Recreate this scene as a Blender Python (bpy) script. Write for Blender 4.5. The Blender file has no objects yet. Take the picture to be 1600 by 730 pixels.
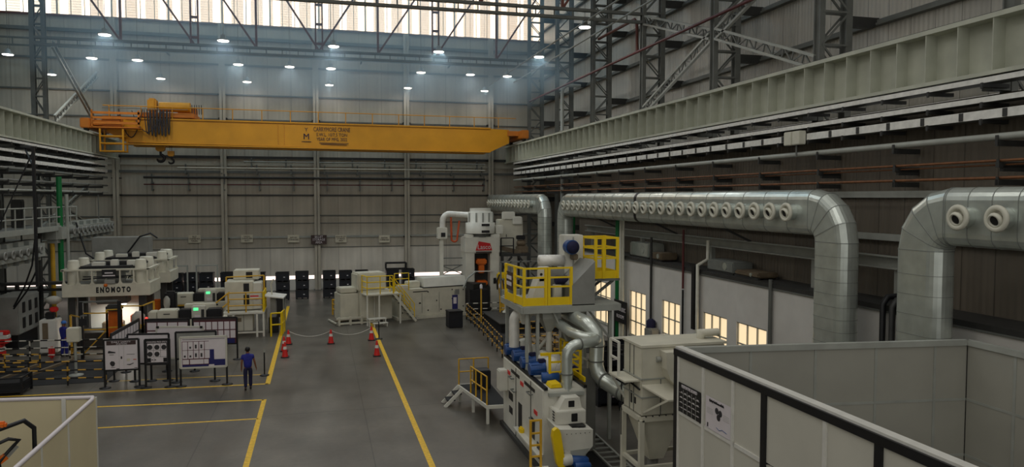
import bpy, bmesh, math, random
from mathutils import Vector, Matrix
random.seed(7)
SC = bpy.context.scene
COL = SC.collection
R = math.radians

# ------------------------------------------------------------------ camera
F_PX, CAM_H = 1140.0, 7.8
YAW, PITCH = math.atan(300 / math.hypot(1140, 56)), math.atan(56 / 1140)
cam_d = bpy.data.cameras.new('camera')
cam = bpy.data.objects.new('camera', cam_d)
COL.objects.link(cam)
cam_d.sensor_width = 36.0
cam_d.lens = 36.0 * F_PX / 1600.0
cam_d.clip_start, cam_d.clip_end = 0.1, 300
cam.location = (0, 0, CAM_H)
cam.rotation_euler = (R(90) - PITCH, 0, -YAW)
SC.camera = cam

# ------------------------------------------------------------------ world, light, exposure
SC.view_settings.view_transform = 'Standard'
SC.view_settings.look = 'None'
SC.view_settings.gamma = 1
SC.view_settings.use_curve_mapping = False
SC.view_settings.exposure = 0.0
LAMP_W = 62.0
SKY = 0.57
w = bpy.data.worlds.new('world')
SC.world = w
w.use_nodes = True
bg = w.node_tree.nodes['Background']
bg.inputs[0].default_value = (1.0, 0.985, 0.94, 1)
bg.inputs[1].default_value = SKY
# added bluish fill lamps, set unseen in the roof gaps to brighten the haze
for _y in (45.45, 50.15, 54.85, 59.55):
    _l = bpy.data.lights.new('haze_fill', 'AREA'); _l.shape = 'RECTANGLE'; _l.size, _l.size_y, _l.energy = 36.0, 0.9, 560.0; _l.color = (0.42, 0.74, 1.0)
    _o = bpy.data.objects.new('haze_fill', _l); COL.objects.link(_o); _o.location = (-2.0, _y, 26.05)
SC.cycles.max_bounces = 5
SC.cycles.diffuse_bounces = 3
SC.cycles.glossy_bounces = 3
SC.cycles.volume_bounces = 0
SC.cycles.caustics_reflective = False
SC.cycles.caustics_refractive = False
SC.cycles.sample_clamp_indirect = 4.0

# ------------------------------------------------------------------ materials
def lin(c):
    return tuple(((x / 255) / 12.92 if x / 255 <= 0.04045 else ((x / 255 + 0.055) / 1.055) ** 2.4) for x in c) + (1,)

def mat(name, rgb, rough=0.55, metal=0.0, var=0.12, scale=3.0, bump=0.0, spec=0.4):
    m = bpy.data.materials.new(name)
    m.use_nodes = True
    nt = m.node_tree
    b = nt.nodes['Principled BSDF']
    b.inputs['Roughness'].default_value = rough
    b.inputs['Metallic'].default_value = metal
    b.inputs['Specular IOR Level'].default_value = spec
    tc = nt.nodes.new('ShaderNodeTexCoord')
    nz = nt.nodes.new('ShaderNodeTexNoise')
    nz.inputs['Scale'].default_value = scale
    nz.inputs['Detail'].default_value = 5
    nt.links.new(tc.outputs['Object'], nz.inputs['Vector'])
    rp = nt.nodes.new('ShaderNodeValToRGB')
    c = lin(rgb)
    rp.color_ramp.elements[0].position = 0.3
    rp.color_ramp.elements[1].position = 0.72
    rp.color_ramp.elements[0].color = tuple(x * (1 - var) for x in c[:3]) + (1,)
    rp.color_ramp.elements[1].color = tuple(min(1, x * (1 + var)) for x in c[:3]) + (1,)
    nt.links.new(nz.outputs['Fac'], rp.inputs['Fac'])
    nt.links.new(rp.outputs['Color'], b.inputs['Base Color'])
    if bump:
        bp = nt.nodes.new('ShaderNodeBump')
        bp.inputs['Strength'].default_value = bump
        bp.inputs['Distance'].default_value = 0.02
        nt.links.new(nz.outputs['Fac'], bp.inputs['Height'])
        nt.links.new(bp.outputs['Normal'], b.inputs['Normal'])
    return m

def emit(name, rgb, strength):
    m = bpy.data.materials.new(name)
    m.use_nodes = True
    b = m.node_tree.nodes['Principled BSDF']
    b.inputs['Base Color'].default_value = lin(rgb)
    b.inputs['Emission Color'].default_value = lin(rgb)
    b.inputs['Emission Strength'].default_value = strength
    return m

def N(nt, op, a, b=None, clamp=False):
    n = nt.nodes.new('ShaderNodeMath')
    n.operation = op
    n.use_clamp = clamp
    for i, v in enumerate((a, b)):
        if v is None: continue
        if isinstance(v, (int, float)): n.inputs[i].default_value = v
        else: nt.links.new(v, n.inputs[i])
    return n.outputs[0]

def cladding(name, rgb, axis, seam=1.02, rib=0.2, hseam=0.0, var=0.16, metal=0.0, rough=0.5, tintv=0.1, bumpk=0.25, jk=0.55):
    """profiled steel sheeting: ribs, vertical sheet joints and weathering; axis = the horizontal run"""
    m = mat(name, rgb, rough, metal, var, 0.35)
    nt = m.node_tree
    b = nt.nodes['Principled BSDF']
    tc = [n for n in nt.nodes if n.type == 'TEX_COORD'][0]
    sx = nt.nodes.new('ShaderNodeSeparateXYZ')
    nt.links.new(tc.outputs['Object'], sx.inputs[0])
    a = sx.outputs[axis]
    # joints
    fr = N(nt, 'FRACT', N(nt, 'DIVIDE', a, seam))
    j = N(nt, 'LESS_THAN', fr, 0.028)
    if hseam:
        frz = N(nt, 'FRACT', N(nt, 'DIVIDE', sx.outputs['Z'], hseam))
        j = N(nt, 'MAXIMUM', j, N(nt, 'LESS_THAN', frz, 0.02))
    # each sheet its own tint
    wn = nt.nodes.new('ShaderNodeTexWhiteNoise')
    wn.noise_dimensions = '1D'
    nt.links.new(N(nt, 'FLOOR', N(nt, 'DIVIDE', a, seam)), wn.inputs['W'])
    tint = N(nt, 'ADD', N(nt, 'MULTIPLY', wn.outputs['Value'], tintv), 1.0 - tintv / 2)
    # vertical streaks of dirt
    mp = nt.nodes.new('ShaderNodeMapping')
    mp.inputs['Scale'].default_value = (2.2, 2.2, 0.12)
    nt.links.new(tc.outputs['Object'], mp.inputs[0])
    n2 = nt.nodes.new('ShaderNodeTexNoise')
    n2.inputs['Scale'].default_value = 1.0
    n2.inputs['Detail'].default_value = 4
    nt.links.new(mp.outputs[0], n2.inputs['Vector'])
    streak = N(nt, 'ADD', N(nt, 'MULTIPLY', n2.outputs['Fac'], 0.5), 0.75)
    f = N(nt, 'MULTIPLY', N(nt, 'MULTIPLY', tint, streak), N(nt, 'SUBTRACT', 1.0, N(nt, 'MULTIPLY', j, jk)))
    rp = [n for n in nt.nodes if n.type == 'VALTORGB'][0]
    mx = nt.nodes.new('ShaderNodeVectorMath')
    mx.operation = 'SCALE'
    nt.links.new(rp.outputs['Color'], mx.inputs[0])
    nt.links.new(f, mx.inputs['Scale'])
    nt.links.new(mx.outputs[0], b.inputs['Base Color'])
    # ribs
    s = N(nt, 'SINE', N(nt, 'MULTIPLY', a, 2 * math.pi / rib))
    bp = nt.nodes.new('ShaderNodeBump')
    bp.inputs['Strength'].default_value = bumpk
    bp.inputs['Distance'].default_value = 0.03
    nt.links.new(s, bp.inputs['Height'])
    nt.links.new(bp.outputs['Normal'], b.inputs['Normal'])
    return m

def concrete(name):
    m = mat(name, (90, 86, 78), 0.42, 0, 0.3, 0.5, 0.0, 0.5)
    nt = m.node_tree
    b = nt.nodes['Principled BSDF']
    tc = [n for n in nt.nodes if n.type == 'TEX_COORD'][0]
    sx = nt.nodes.new('ShaderNodeSeparateXYZ')
    nt.links.new(tc.outputs['Object'], sx.inputs[0])
    jx = N(nt, 'LESS_THAN', N(nt, 'FRACT', N(nt, 'DIVIDE', N(nt, 'ADD', sx.outputs['X'], 1.6), 5.3)), 0.006)
    jy = N(nt, 'LESS_THAN', N(nt, 'FRACT', N(nt, 'DIVIDE', N(nt, 'ADD', sx.outputs['Y'], 3.0), 7.4)), 0.006)
    j = N(nt, 'MAXIMUM', jx, jy)
    n2 = nt.nodes.new('ShaderNodeTexNoise')
    n2.inputs['Scale'].default_value = 6.0
    n2.inputs['Detail'].default_value = 8
    n2.inputs['Roughness'].default_value = 0.7
    nt.links.new(tc.outputs['Object'], n2.inputs['Vector'])
    mp = nt.nodes.new('ShaderNodeMapping')
    mp.inputs['Scale'].default_value = (0.5, 0.09, 1)
    mp.inputs['Rotation'].default_value = (0, 0, 0.3)
    nt.links.new(tc.outputs['Object'], mp.inputs[0])
    n3 = nt.nodes.new('ShaderNodeTexNoise')
    n3.inputs['Scale'].default_value = 1.4
    n3.inputs['Detail'].default_value = 6
    nt.links.new(mp.outputs[0], n3.inputs['Vector'])
    f = N(nt, 'MULTIPLY', N(nt, 'ADD', N(nt, 'MULTIPLY', n2.outputs['Fac'], 0.5), 0.75),
          N(nt, 'ADD', N(nt, 'MULTIPLY', n3.outputs['Fac'], 1.3), 0.35))
    f = N(nt, 'MULTIPLY', f, N(nt, 'SUBTRACT', 1.0, N(nt, 'MULTIPLY', j, 0.5)))
    rp = [n for n in nt.nodes if n.type == 'VALTORGB'][0]
    mx = nt.nodes.new('ShaderNodeVectorMath')
    mx.operation = 'SCALE'
    nt.links.new(rp.outputs['Color'], mx.inputs[0])
    nt.links.new(f, mx.inputs['Scale'])
    nt.links.new(mx.outputs[0], b.inputs['Base Color'])
    r = N(nt, 'ADD', N(nt, 'MULTIPLY', n3.outputs['Fac'], 0.3), 0.22)
    nt.links.new(r, b.inputs['Roughness'])
    return m

def louvre_glass(name):
    """daylit window of louvred glass: bright clear edges, cream slatted middle, one pane about 1 m wide"""
    m = emit(name, (255, 248, 230), 1.0)
    nt = m.node_tree
    b = nt.nodes['Principled BSDF']
    tc = nt.nodes.new('ShaderNodeTexCoord')
    sx = nt.nodes.new('ShaderNodeSeparateXYZ')
    nt.links.new(tc.outputs['Object'], sx.inputs[0])
    fx = N(nt, 'FRACT', N(nt, 'DIVIDE', sx.outputs['X'], 1.5))
    inner = N(nt, 'MULTIPLY', N(nt, 'GREATER_THAN', fx, 0.24), N(nt, 'LESS_THAN', fx, 0.86))
    fz = N(nt, 'FRACT', N(nt, 'DIVIDE', sx.outputs['Z'], 0.2))
    line = N(nt, 'LESS_THAN', fz, 0.35)
    k = N(nt, 'MULTIPLY', inner, N(nt, 'ADD', N(nt, 'MULTIPLY', line, 0.16), 0.58))
    st = N(nt, 'MULTIPLY', N(nt, 'SUBTRACT', 1.0, k), 2.7)
    nt.links.new(st, b.inputs['Emission Strength'])
    return m

M = dict(
    floor=concrete('stained_concrete'),
    back=cladding('back_cladding', (178, 171, 155), 'X', 1.86, 0.31, 0, tintv=0.07, bumpk=0.12, jk=0.3),
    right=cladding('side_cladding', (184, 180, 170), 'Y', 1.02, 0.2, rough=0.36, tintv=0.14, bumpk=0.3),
    rightlow=cladding('side_cladding_low', (104, 96, 84), 'Y', 1.02, 0.2, rough=0.5, tintv=0.16, bumpk=0.25),  # brown sheets, coloured darker still for the shade under girder and trays
    roof=mat('roof_sheet', (120, 120, 116), 0.6),
    whitewall=mat('white_plaster', (212, 209, 202), 0.6, 0, 0.06, 1.2),
    lowwhite=mat('low_white_wall', (214, 213, 205), 0.55, 0, 0.07, 1.0),
    steel=mat('painted_steel', (104, 106, 101), 0.5, 0.0, 0.15, 2.0),
    steel_light=mat('light_painted_steel', (158, 160, 152), 0.45, 0.0, 0.12, 2.0),
    girder=mat('girder_paint', (182, 184, 168), 0.5, 0.0, 0.13, 1.3),
    dark=mat('dark_steel', (52, 52, 50), 0.5, 0.0, 0.2, 3),
    red_steel=mat('red_oxide_steel', (112, 64, 52), 0.55, 0, 0.15, 3),
    maroon=mat('maroon_pipe', (92, 40, 40), 0.45, 0, 0.15, 3),
    rust=mat('rusty_pipe', (122, 80, 50), 0.55, 0.2, 0.35, 4),
    tray=mat('galvanised_tray', (226, 225, 218), 0.45, 0.0, 0.15, 5),
    column=mat('column_paint', (176, 170, 154), 0.5, 0.0, 0.1, 1.0),
    galv=mat('galvanised_duct', (198, 204, 196), 0.28, 0.6, 0.14, 2.2, 0.0, 0.6),
    galvdark=mat('duct_seam', (140, 144, 139), 0.45, 0.3, 0.1, 3),
    cream=mat('cream_plastic', (206, 204, 188), 0.4, 0, 0.06, 5),
    white=mat('machine_white', (212, 210, 198), 0.42, 0, 0.09, 1.6),
    offwhite=mat('machine_beige', (204, 200, 182), 0.45, 0, 0.1, 1.8),
    paper=mat('white_board', (216, 208, 210), 0.5, 0, 0.04, 4),
    grey=mat('machine_grey', (136, 136, 130), 0.45, 0, 0.12, 2),
    lightgrey=mat('panel_grey', (198, 195, 182), 0.35, 0, 0.05, 1.0),
    panel_shaded=mat('panel_grey_shaded', (158, 156, 145), 0.4, 0, 0.06, 1.0),  # booth panel grey darkened to paint in the shade inside the booth
    alu=mat('aluminium', (224, 222, 214), 0.35, 0.15, 0.08, 6),
    black=mat('black_paint', (24, 24, 26), 0.45, 0, 0.2, 4),
    binblack=mat('black_bin_plastic', (26, 28, 34), 0.5, 0, 0.25, 3),
    rubber=mat('black_matting', (20, 20, 21), 0.75, 0, 0.25, 4),
    yellow=mat('safety_yellow', (236, 200, 18), 0.42, 0, 0.07, 3),
    amber=mat('amber_yellow', (206, 160, 44), 0.45, 0, 0.1, 3),
    line=mat('yellow_floor_paint', (226, 182, 40), 0.5, 0, 0.2, 9),
    crane=mat('crane_orange', (206, 144, 26), 0.45, 0, 0.08, 1.0),
    crane_d=mat('crane_deep_orange', (190, 112, 34), 0.5, 0, 0.1, 2.0),
    blue=mat('motor_blue', (30, 72, 132), 0.35, 0, 0.1, 4),
    overall=mat('blue_overall', (36, 42, 128), 0.8, 0, 0.12, 6),
    navy=mat('navy_cloth', (30, 30, 62), 0.85, 0, 0.12, 6),
    skin=mat('skin', (128, 84, 62), 0.6, 0, 0.06, 6),
    hair=mat('black_hair', (16, 14, 14), 0.6, 0, 0.1, 10),
    cap=mat('blue_helmet', (50, 110, 190), 0.35, 0, 0.05, 6),
    red=mat('signal_red', (214, 44, 40), 0.45, 0, 0.08, 4),
    coneband=mat('cone_white', (220, 214, 206), 0.4, 0, 0.05, 5),
    orange=mat('orange_paint', (222, 110, 30), 0.45, 0, 0.12, 3),
    hose=mat('orange_hose', (190, 84, 44), 0.5, 0, 0.1, 4),
    green=mat('green_pipe', (16, 110, 56), 0.4, 0, 0.1, 3),
    logo_red=mat('logo_red', (196, 36, 40), 0.4, 0, 0.04, 3),
    maroon_board=mat('maroon_board', (86, 36, 44), 0.6, 0, 0.06, 4),
    blue_board=mat('navy_board', (36, 36, 96), 0.6, 0, 0.06, 4),
    ink=mat('dark_print', (50, 48, 50), 0.6, 0, 0.05, 4),
    rope=mat('white_rope', (200, 196, 186), 0.7, 0, 0.08, 8),
    leathery=mat('grey_bag', (170, 168, 158), 0.7, 0, 0.1, 5),
    sign_tan=mat('sign_tan', (206, 200, 178), 0.55, 0, 0.05, 4),
    sign_brown=mat('sign_brown', (66, 50, 48), 0.55, 0, 0.05, 4),
    brownstuff=mat('brown_dusty_metal', (112, 98, 78), 0.6, 0, 0.2, 4),
    lamp=emit('lamp_glow', (255, 252, 246), 9.0),
    slot=emit('daylight_slot', (255, 232, 220), 1.6),
    backband=cladding('back_band', (206, 201, 188), 'X', 1.86, 0.31, 0, tintv=0.06, bumpk=0.1, jk=0.3),
    litwin=emit('lit_window', (255, 228, 184), 0.82),
    screen=emit('green_screen', (90, 240, 150), 1.2),
    redlamp=emit('red_lamp', (255, 60, 50), 2.0),
    louvre=louvre_glass('louvred_window'),
)

# ------------------------------------------------------------------ mesh building
WL = {}     # world position of a root, by object name

class MB:
    def __init__(s): s.v, s.f, s.sm = [], [], []
    def add(s, vs, fs, smooth=False):
        o = len(s.v)
        s.v += [tuple(p) for p in vs]
        s.f += [tuple(i + o for i in f) for f in fs]
        s.sm += [smooth] * len(fs)
        return s
    def box(s, a, b):
        x0, x1 = sorted((a[0], b[0])); y0, y1 = sorted((a[1], b[1])); z0, z1 = sorted((a[2], b[2]))
        return s.add([(x0,y0,z0),(x1,y0,z0),(x1,y1,z0),(x0,y1,z0),(x0,y0,z1),(x1,y0,z1),(x1,y1,z1),(x0,y1,z1)],
                     [(0,3,2,1),(4,5,6,7),(0,1,5,4),(1,2,6,5),(2,3,7,6),(3,0,4,7)])
    def rbox(s, a, b, r=0.05):
        """box with chamfered edges all round"""
        bm = bmesh.new()
        bmesh.ops.create_cube(bm, size=1)
        d = [abs(b[i] - a[i]) for i in range(3)]
        c = [(b[i] + a[i]) / 2 for i in range(3)]
        for v in bm.verts: v.co = Vector((v.co[i] * d[i] + c[i] for i in range(3)))
        bmesh.ops.bevel(bm, geom=bm.edges[:], offset=min(r, min(d) * 0.45), segments=2, affect='EDGES')
        bm.verts.index_update()
        s.add([v.co[:] for v in bm.verts], [[v.index for v in f.verts] for f in bm.faces])
        bm.free()
        return s
    def obox(s, c, d, rz=0.0, rx=0.0, ry=0.0):
        m = Matrix.Translation(c) @ Matrix.Rotation(rz, 4, 'Z') @ Matrix.Rotation(ry, 4, 'Y') @ Matrix.Rotation(rx, 4, 'X')
        t = MB().box((-d[0]/2, -d[1]/2, -d[2]/2), (d[0]/2, d[1]/2, d[2]/2))
        return s.add([m @ Vector(p) for p in t.v], t.f)
    def bar(s, p, q, w, h=None):
        """rectangular bar from p to q, w wide (level), h tall"""
        h = h or w
        p, q = Vector(p), Vector(q)
        d = (q - p).normalized()
        up = Vector((0, 0, 1)) if abs(d.z) < 0.95 else Vector((0, 1, 0))
        sd = d.cross(up).normalized(); u = sd.cross(d)
        vs = []
        for e in (p, q):
            for a, b in ((-1,-1),(1,-1),(1,1),(-1,1)): vs.append(e + sd * a * w / 2 + u * b * h / 2)
        return s.add(vs, [(3,2,1,0),(4,5,6,7),(0,1,5,4),(1,2,6,5),(2,3,7,6),(3,0,4,7)])
    def tube(s, pts, r, n=8, smooth=True):
        pts = [Vector(p) for p in pts]
        vs, fs = [], []
        ref = None
        rr = r if isinstance(r, (list, tuple)) else [r] * len(pts)
        for i, p in enumerate(pts):
            a = (p - pts[i-1]).normalized() if i else None
            b = (pts[i+1] - p).normalized() if i < len(pts) - 1 else None
            d = (a + b).normalized() if a is not None and b is not None and (a + b).length > 1e-6 else (b if a is None else a)
            if ref is None:
                ref = Vector((0, 0, 1)) if abs(d.z) < 0.9 else Vector((0, 1, 0))
            u = d.cross(ref)
            if u.length < 1e-4: u = d.cross(Vector((1, 0, 0)))
            u.normalize(); v = u.cross(d).normalized(); ref = v
            k = 1.0 if a is None or b is None else 1 / max(0.5, math.sqrt((1 + max(-1, min(1, a.dot(b)))) / 2))
            for j in range(n):
                t = 2 * math.pi * j / n
                vs.append(p + (u * math.cos(t) + v * math.sin(t)) * rr[i] * (k if k < 1.4 else 1.4))
        for i in range(len(pts) - 1):
            for j in range(n):
                fs.append((i*n+j, i*n+(j+1) % n, (i+1)*n+(j+1) % n, (i+1)*n+j))
        s.add(vs, fs, smooth)
        m = len(pts) - 1
        s.add(vs[:n], [tuple(range(n))[::-1]]); s.add(vs[m*n:], [tuple(range(n))])
        return s
    def cyl(s, p, q, r, n=16): return s.tube([p, q], r, n)
    def lathe(s, base, axis, prof, n=16):
        """prof: (radius, distance along axis) pairs"""
        base = Vector(base); d = Vector(axis).normalized()
        u = d.cross(Vector((0, 0, 1)) if abs(d.z) < 0.9 else Vector((1, 0, 0))).normalized(); v = d.cross(u)
        vs, fs = [], []
        for r, h in prof:
            for j in range(n):
                t = 2 * math.pi * j / n
                vs.append(base + d * h + (u * math.cos(t) + v * math.sin(t)) * r)
        for i in range(len(prof) - 1):
            for j in range(n):
                fs.append((i*n+j, i*n+(j+1) % n, (i+1)*n+(j+1) % n, (i+1)*n+j))
        s.add(vs, fs, True)
        k = (len(prof) - 1) * n
        if prof[0][0] > 1e-4: s.add(vs[:n], [tuple(range(n))[::-1]])
        if prof[-1][0] > 1e-4: s.add(vs[k:], [tuple(range(n))])
        return s
    def prism(s, poly, plane, d0, d1):
        def at(a, b, d): return (a, b, d) if plane == 'xy' else (a, d, b) if plane == 'xz' else (d, a, b)
        n = len(poly)
        vs = [at(a, b, d0) for a, b in poly] + [at(a, b, d1) for a, b in poly]
        return s.add(vs, [tuple(range(n))[::-1], tuple(range(n, 2*n))] + [(i, (i+1) % n, n+(i+1) % n, n+i) for i in range(n)])
    def frustum(s, a0, b0, z0, a1, b1, z1):
        """hopper between two rectangles (a = low corner xy, b = high corner xy)"""
        vs = [(a0[0],a0[1],z0),(b0[0],a0[1],z0),(b0[0],b0[1],z0),(a0[0],b0[1],z0),(a1[0],a1[1],z1),(b1[0],a1[1],z1),(b1[0],b1[1],z1),(a1[0],b1[1],z1)]
        return s.add(vs, [(0,3,2,1),(4,5,6,7),(0,1,5,4),(1,2,6,5),(2,3,7,6),(3,0,4,7)])
    def loft(s, rings, smooth=True):
        n = len(rings[0]); vs = [p for r in rings for p in r]
        fs = [(i*n+j, i*n+(j+1) % n, (i+1)*n+(j+1) % n, (i+1)*n+j) for i in range(len(rings)-1) for j in range(n)]
        s.add(vs, fs, smooth)
        s.add(rings[0], [tuple(range(n))[::-1]]); s.add(rings[-1], [tuple(range(n))])
        return s
    def build(s, name, m, parent=None, local=False):
        me = bpy.data.meshes.new(name)
        vs = [Vector(p) for p in s.v]
        o = bpy.data.objects.new(name, me)
        if parent is not None:
            off = Vector((0, 0, 0)) if local else WL.get(parent.name, Vector((0, 0, 0)))
            o.parent = parent
            WL[o.name] = WL.get(parent.name, Vector((0, 0, 0)))
        else:
            lo = [min(p[i] for p in vs) for i in range(3)]; hi = [max(p[i] for p in vs) for i in range(3)]
            off = Vector(((lo[0]+hi[0])/2, (lo[1]+hi[1])/2, lo[2]))
            o.location = off
            WL[o.name] = off
        me.from_pydata([p - off for p in vs], [], s.f)
        bm = bmesh.new(); bm.from_mesh(me)
        bmesh.ops.recalc_face_normals(bm, faces=bm.faces[:])
        bm.to_mesh(me); bm.free()
        for p, k in zip(me.polygons, s.sm): p.use_smooth = k
        me.materials.append(M[m] if isinstance(m, str) else m)
        COL.objects.link(o)
        return o

def tag(o, label, cat, group=None, kind=None):
    o['label'] = label; o['category'] = cat
    if group: o['group'] = group
    if kind: o['kind'] = kind
    return o

def thing(name, label, cat, loc, group=None, rz=0.0):
    o = bpy.data.objects.new(name, None)
    COL.objects.link(o)
    o.empty_display_size = 0.3
    o.location = loc; o.rotation_euler = (0, 0, rz)
    WL[o.name] = Vector(loc)
    return tag(o, label, cat, group)

def struct(o):
    o['kind'] = 'structure'
    return o

def dup(root, loc=None, rz=None, label=None, group=None):
    r = root.copy(); COL.objects.link(r)
    if loc is not None: r.location = loc
    if rz is not None: r.rotation_euler = (0, 0, rz)
    if label: r['label'] = label
    if group: r['group'] = group
    WL[r.name] = Vector(r.location)
    for ch in [o for o in KIDS(root)]:
        c = ch.copy(); COL.objects.link(c); c.parent = r
        for g in KIDS(ch):
            d = g.copy(); COL.objects.link(d); d.parent = c
    return r

def KIDS(o): return [c for c in COL.objects if c.parent is o]

def text(body, size, m, parent, loc, rot, name='lettering', local=False, width=None, depth=0.006, align='CENTER', bold=0.0):
    cu = bpy.data.curves.new(name, 'FONT')
    cu.body = body; cu.size = size; cu.align_x = align; cu.align_y = 'CENTER'; cu.extrude = depth; cu.space_line = 0.85
    cu.resolution_u = 2; cu.offset = bold
    t = bpy.data.objects.new(name, cu); COL.objects.link(t)
    dg = bpy.context.evaluated_depsgraph_get()
    me = bpy.data.meshes.new_from_object(t.evaluated_get(dg))
    COL.objects.unlink(t); bpy.data.objects.remove(t)
    if width:
        xs = [v.co.x for v in me.vertices]
        k = width / max(1e-6, max(xs) - min(xs))
        for v in me.vertices: v.co.x *= k
    o = bpy.data.objects.new(name, me); COL.objects.link(o)
    me.materials.clear(); me.materials.append(M[m])
    o.parent = parent
    off = Vector((0, 0, 0)) if local else WL.get(parent.name, Vector((0, 0, 0)))
    mt = Matrix.Translation(Vector(loc) - off) @ rot.to_4x4()
    me.transform(mt)
    WL[o.name] = WL.get(parent.name, Vector((0, 0, 0)))
    return o

# text facing -Y (towards the camera) / facing -X (towards the hall, reading along -Y... from the hall side)
FACE_Y = Matrix.Rotation(R(90), 3, 'X')
FACE_X = Matrix.Rotation(R(-90), 3, 'Z') @ Matrix.Rotation(R(90), 3, 'X')

ORD = ['first','second','third','fourth','fifth','sixth','seventh','eighth','ninth','tenth','eleventh','twelfth']

def railing(mb, path, h, post_gap=1.0, rails=(0.5, 1.0), r=0.022, n=6, posts_at=None):
    """hand-rail along a polyline on the floor level of the points"""
    for k in rails: mb.tube([(p[0], p[1], p[2] + h * k) for p in path], r, n)
    for i in range(len(path) - 1):
        a, b = Vector(path[i]), Vector(path[i+1])
        m = max(1, round((b - a).length / post_gap))
        for j in range(m + (1 if i == len(path) - 2 else 0)):
            p = a.lerp(b, j / m)
            mb.cyl(p, p + Vector((0, 0, h)), r * 1.15, n)
    return mb

def arc(c, r, a0, a1, u, v, n=8):
    c, u, v = Vector(c), Vector(u), Vector(v)
    return [c + u * r * math.cos(R(a0 + (a1 - a0) * i / n)) + v * r * math.sin(R(a0 + (a1 - a0) * i / n)) for i in range(n + 1)]

# ------------------------------------------------------------------ thin dusty haze under the roof
HZ = bpy.data.materials.new('roof_haze'); HZ.use_nodes = True
_nt = HZ.node_tree; _nt.nodes.clear()
_o = _nt.nodes.new('ShaderNodeOutputMaterial'); _v = _nt.nodes.new('ShaderNodeVolumeScatter')
_v.inputs['Color'].default_value = (0.5, 0.78, 1.0, 1); _v.inputs['Density'].default_value = 0.038; _v.inputs['Anisotropy'].default_value = 0.0
_nt.links.new(_v.outputs[0], _o.inputs['Volume'])
M['haze'] = HZ
# ================================================================== the setting
YB = 64.0
struct(MB().box((-24.2, -4, -0.2), (19.7, YB + 0.2, 0)).build('floor', 'floor'))
# back wall: low white wall, daylight slot, pale band, cladding, windows on top
struct(MB().box((-24.2, YB, 0), (19.7, YB + 0.2, 0.92)).build('wall_back_base', 'lowwhite'))
struct(MB().box((-24.2, YB, 1.22), (19.7, YB + 0.2, 3.6)).build('wall_back_band', 'backband'))
struct(MB().box((-24.2, YB, 3.6), (19.7, YB + 0.2, 21.95)).build('wall_back', 'back'))
BCOL = [-15.5, -7.55, -0.25, 7.3, 14.75]
edges = [-24.0] + BCOL + [19.5]
for i in range(6):
    a, b = edges[i] + 0.3, edges[i+1] - 0.3
    if i == 4: b = 12.5
    if i == 3: a += 0.0
    if i == 5: continue
    struct(MB().box((a, YB + 0.08, 0.92), (b, YB + 0.14, 1.22)).build('window_%d' % (i + 1), 'slot'))
struct(MB().box((12.5, YB, 0.92), (19.7, YB + 0.2, 1.22)).build('wall_back_infill', 'lowwhite'))
for k, x in enumerate(edges[1:-1]):
    struct(MB().box((x - 0.3, YB, 0.92), (x + 0.3, YB + 0.2, 1.22)).build('wall_back_pier_%d' % (k + 1), 'lowwhite'))
# girts, seams and sill of the back wall
TRIM = [0]
def trim(mb, m):
    TRIM[0] += 1
    return struct(mb.build('trim_%d' % TRIM[0], m))
for z, h, d, m in ((3.6, 0.06, 0.05, 'steel'), (4.5, 0.16, 0.12, 'steel_light'), (6.3, 0.09, 0.12, 'steel'), (5.65, 0.06, 0.08, 'steel'), (8.0, 0.12, 0.15, 'dark'), (10.5, 0.16, 0.1, 'column'), (9.9, 0.2, 0.1, 'steel'), (11.1, 0.22, 0.14, 'dark'),
                (12.6, 0.1, 0.1, 'steel'), (14.2, 0.1, 0.1, 'steel'), (16.2, 0.12, 0.12, 'steel'), (18.6, 0.14, 0.14, 'steel'), (20.75, 0.25, 0.25, 'steel'), (21.85, 0.14, 0.2, 'red_steel')):
    trim(MB().box((-24.0, YB - d, z - h/2), (19.5, YB, z + h/2)), m)
# window band under the roof: bays between heavy mullions
wx = [-24.0, -19.4, -15.6, -11.5, -7.5, -3.8, 0.1, 3.9, 7.6, 11.6, 15.5, 19.6]
for i in range(11):
    struct(MB().box((wx[i] + 0.06, YB + 0.06, 21.95), (wx[i+1] - 0.06, YB + 0.12, 26)).build('window_%d' % (i + 10), 'louvre'))
    fr = MB()
    for x in (wx[i], wx[i+1] - 0.06): fr.box((x, YB - 0.05, 21.95), (x + 0.06, YB + 0.2, 26))
    for j in range(1, 4):
        x = wx[i] + (wx[i+1] - wx[i]) * j / 4
        fr.box((x - 0.025, YB - 0.02, 21.95), (x + 0.025, YB + 0.1, 26))
    fr.box((wx[i], YB - 0.02, 24.2), (wx[i+1], YB + 0.1, 24.3))
    struct(fr.build('window_%d_frame' % (i + 10), 'cream'))
# side walls
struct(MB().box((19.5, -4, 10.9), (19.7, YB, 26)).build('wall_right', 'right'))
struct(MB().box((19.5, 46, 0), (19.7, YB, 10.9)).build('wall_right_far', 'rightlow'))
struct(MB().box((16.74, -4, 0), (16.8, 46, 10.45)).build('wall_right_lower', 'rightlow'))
struct(MB().box((-24.2, -4, 0), (-24.0, YB, 26)).build('wall_left', 'right'))
for z in (5.6, 7.7, 9.8, 11.9, 14.05, 16.2, 18.35, 20.5, 22.6):
    trim(MB().prism([(19.5, z - 0.1), (19.24, z - 0.1), (19.24, z - 0.02), (19.3, z - 0.04), (19.3, z + 0.1), (19.5, z + 0.1)], 'xz', 6, YB - 0.3), 'steel')
    if z > 5: trim(MB().box((-24.0, 6, z - 0.1), (-23.77, YB - 0.3, z + 0.1)), 'steel')
# roof: sheeted bays with open roof-light strips between them
for i in range(8):
    y = 27.2 + i * 4.7
    struct(MB().box((-24.2, y, 26), (19.7, y + 3.6, 26.15)).build('ceiling_%d' % (i + 1), 'roof'))

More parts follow.
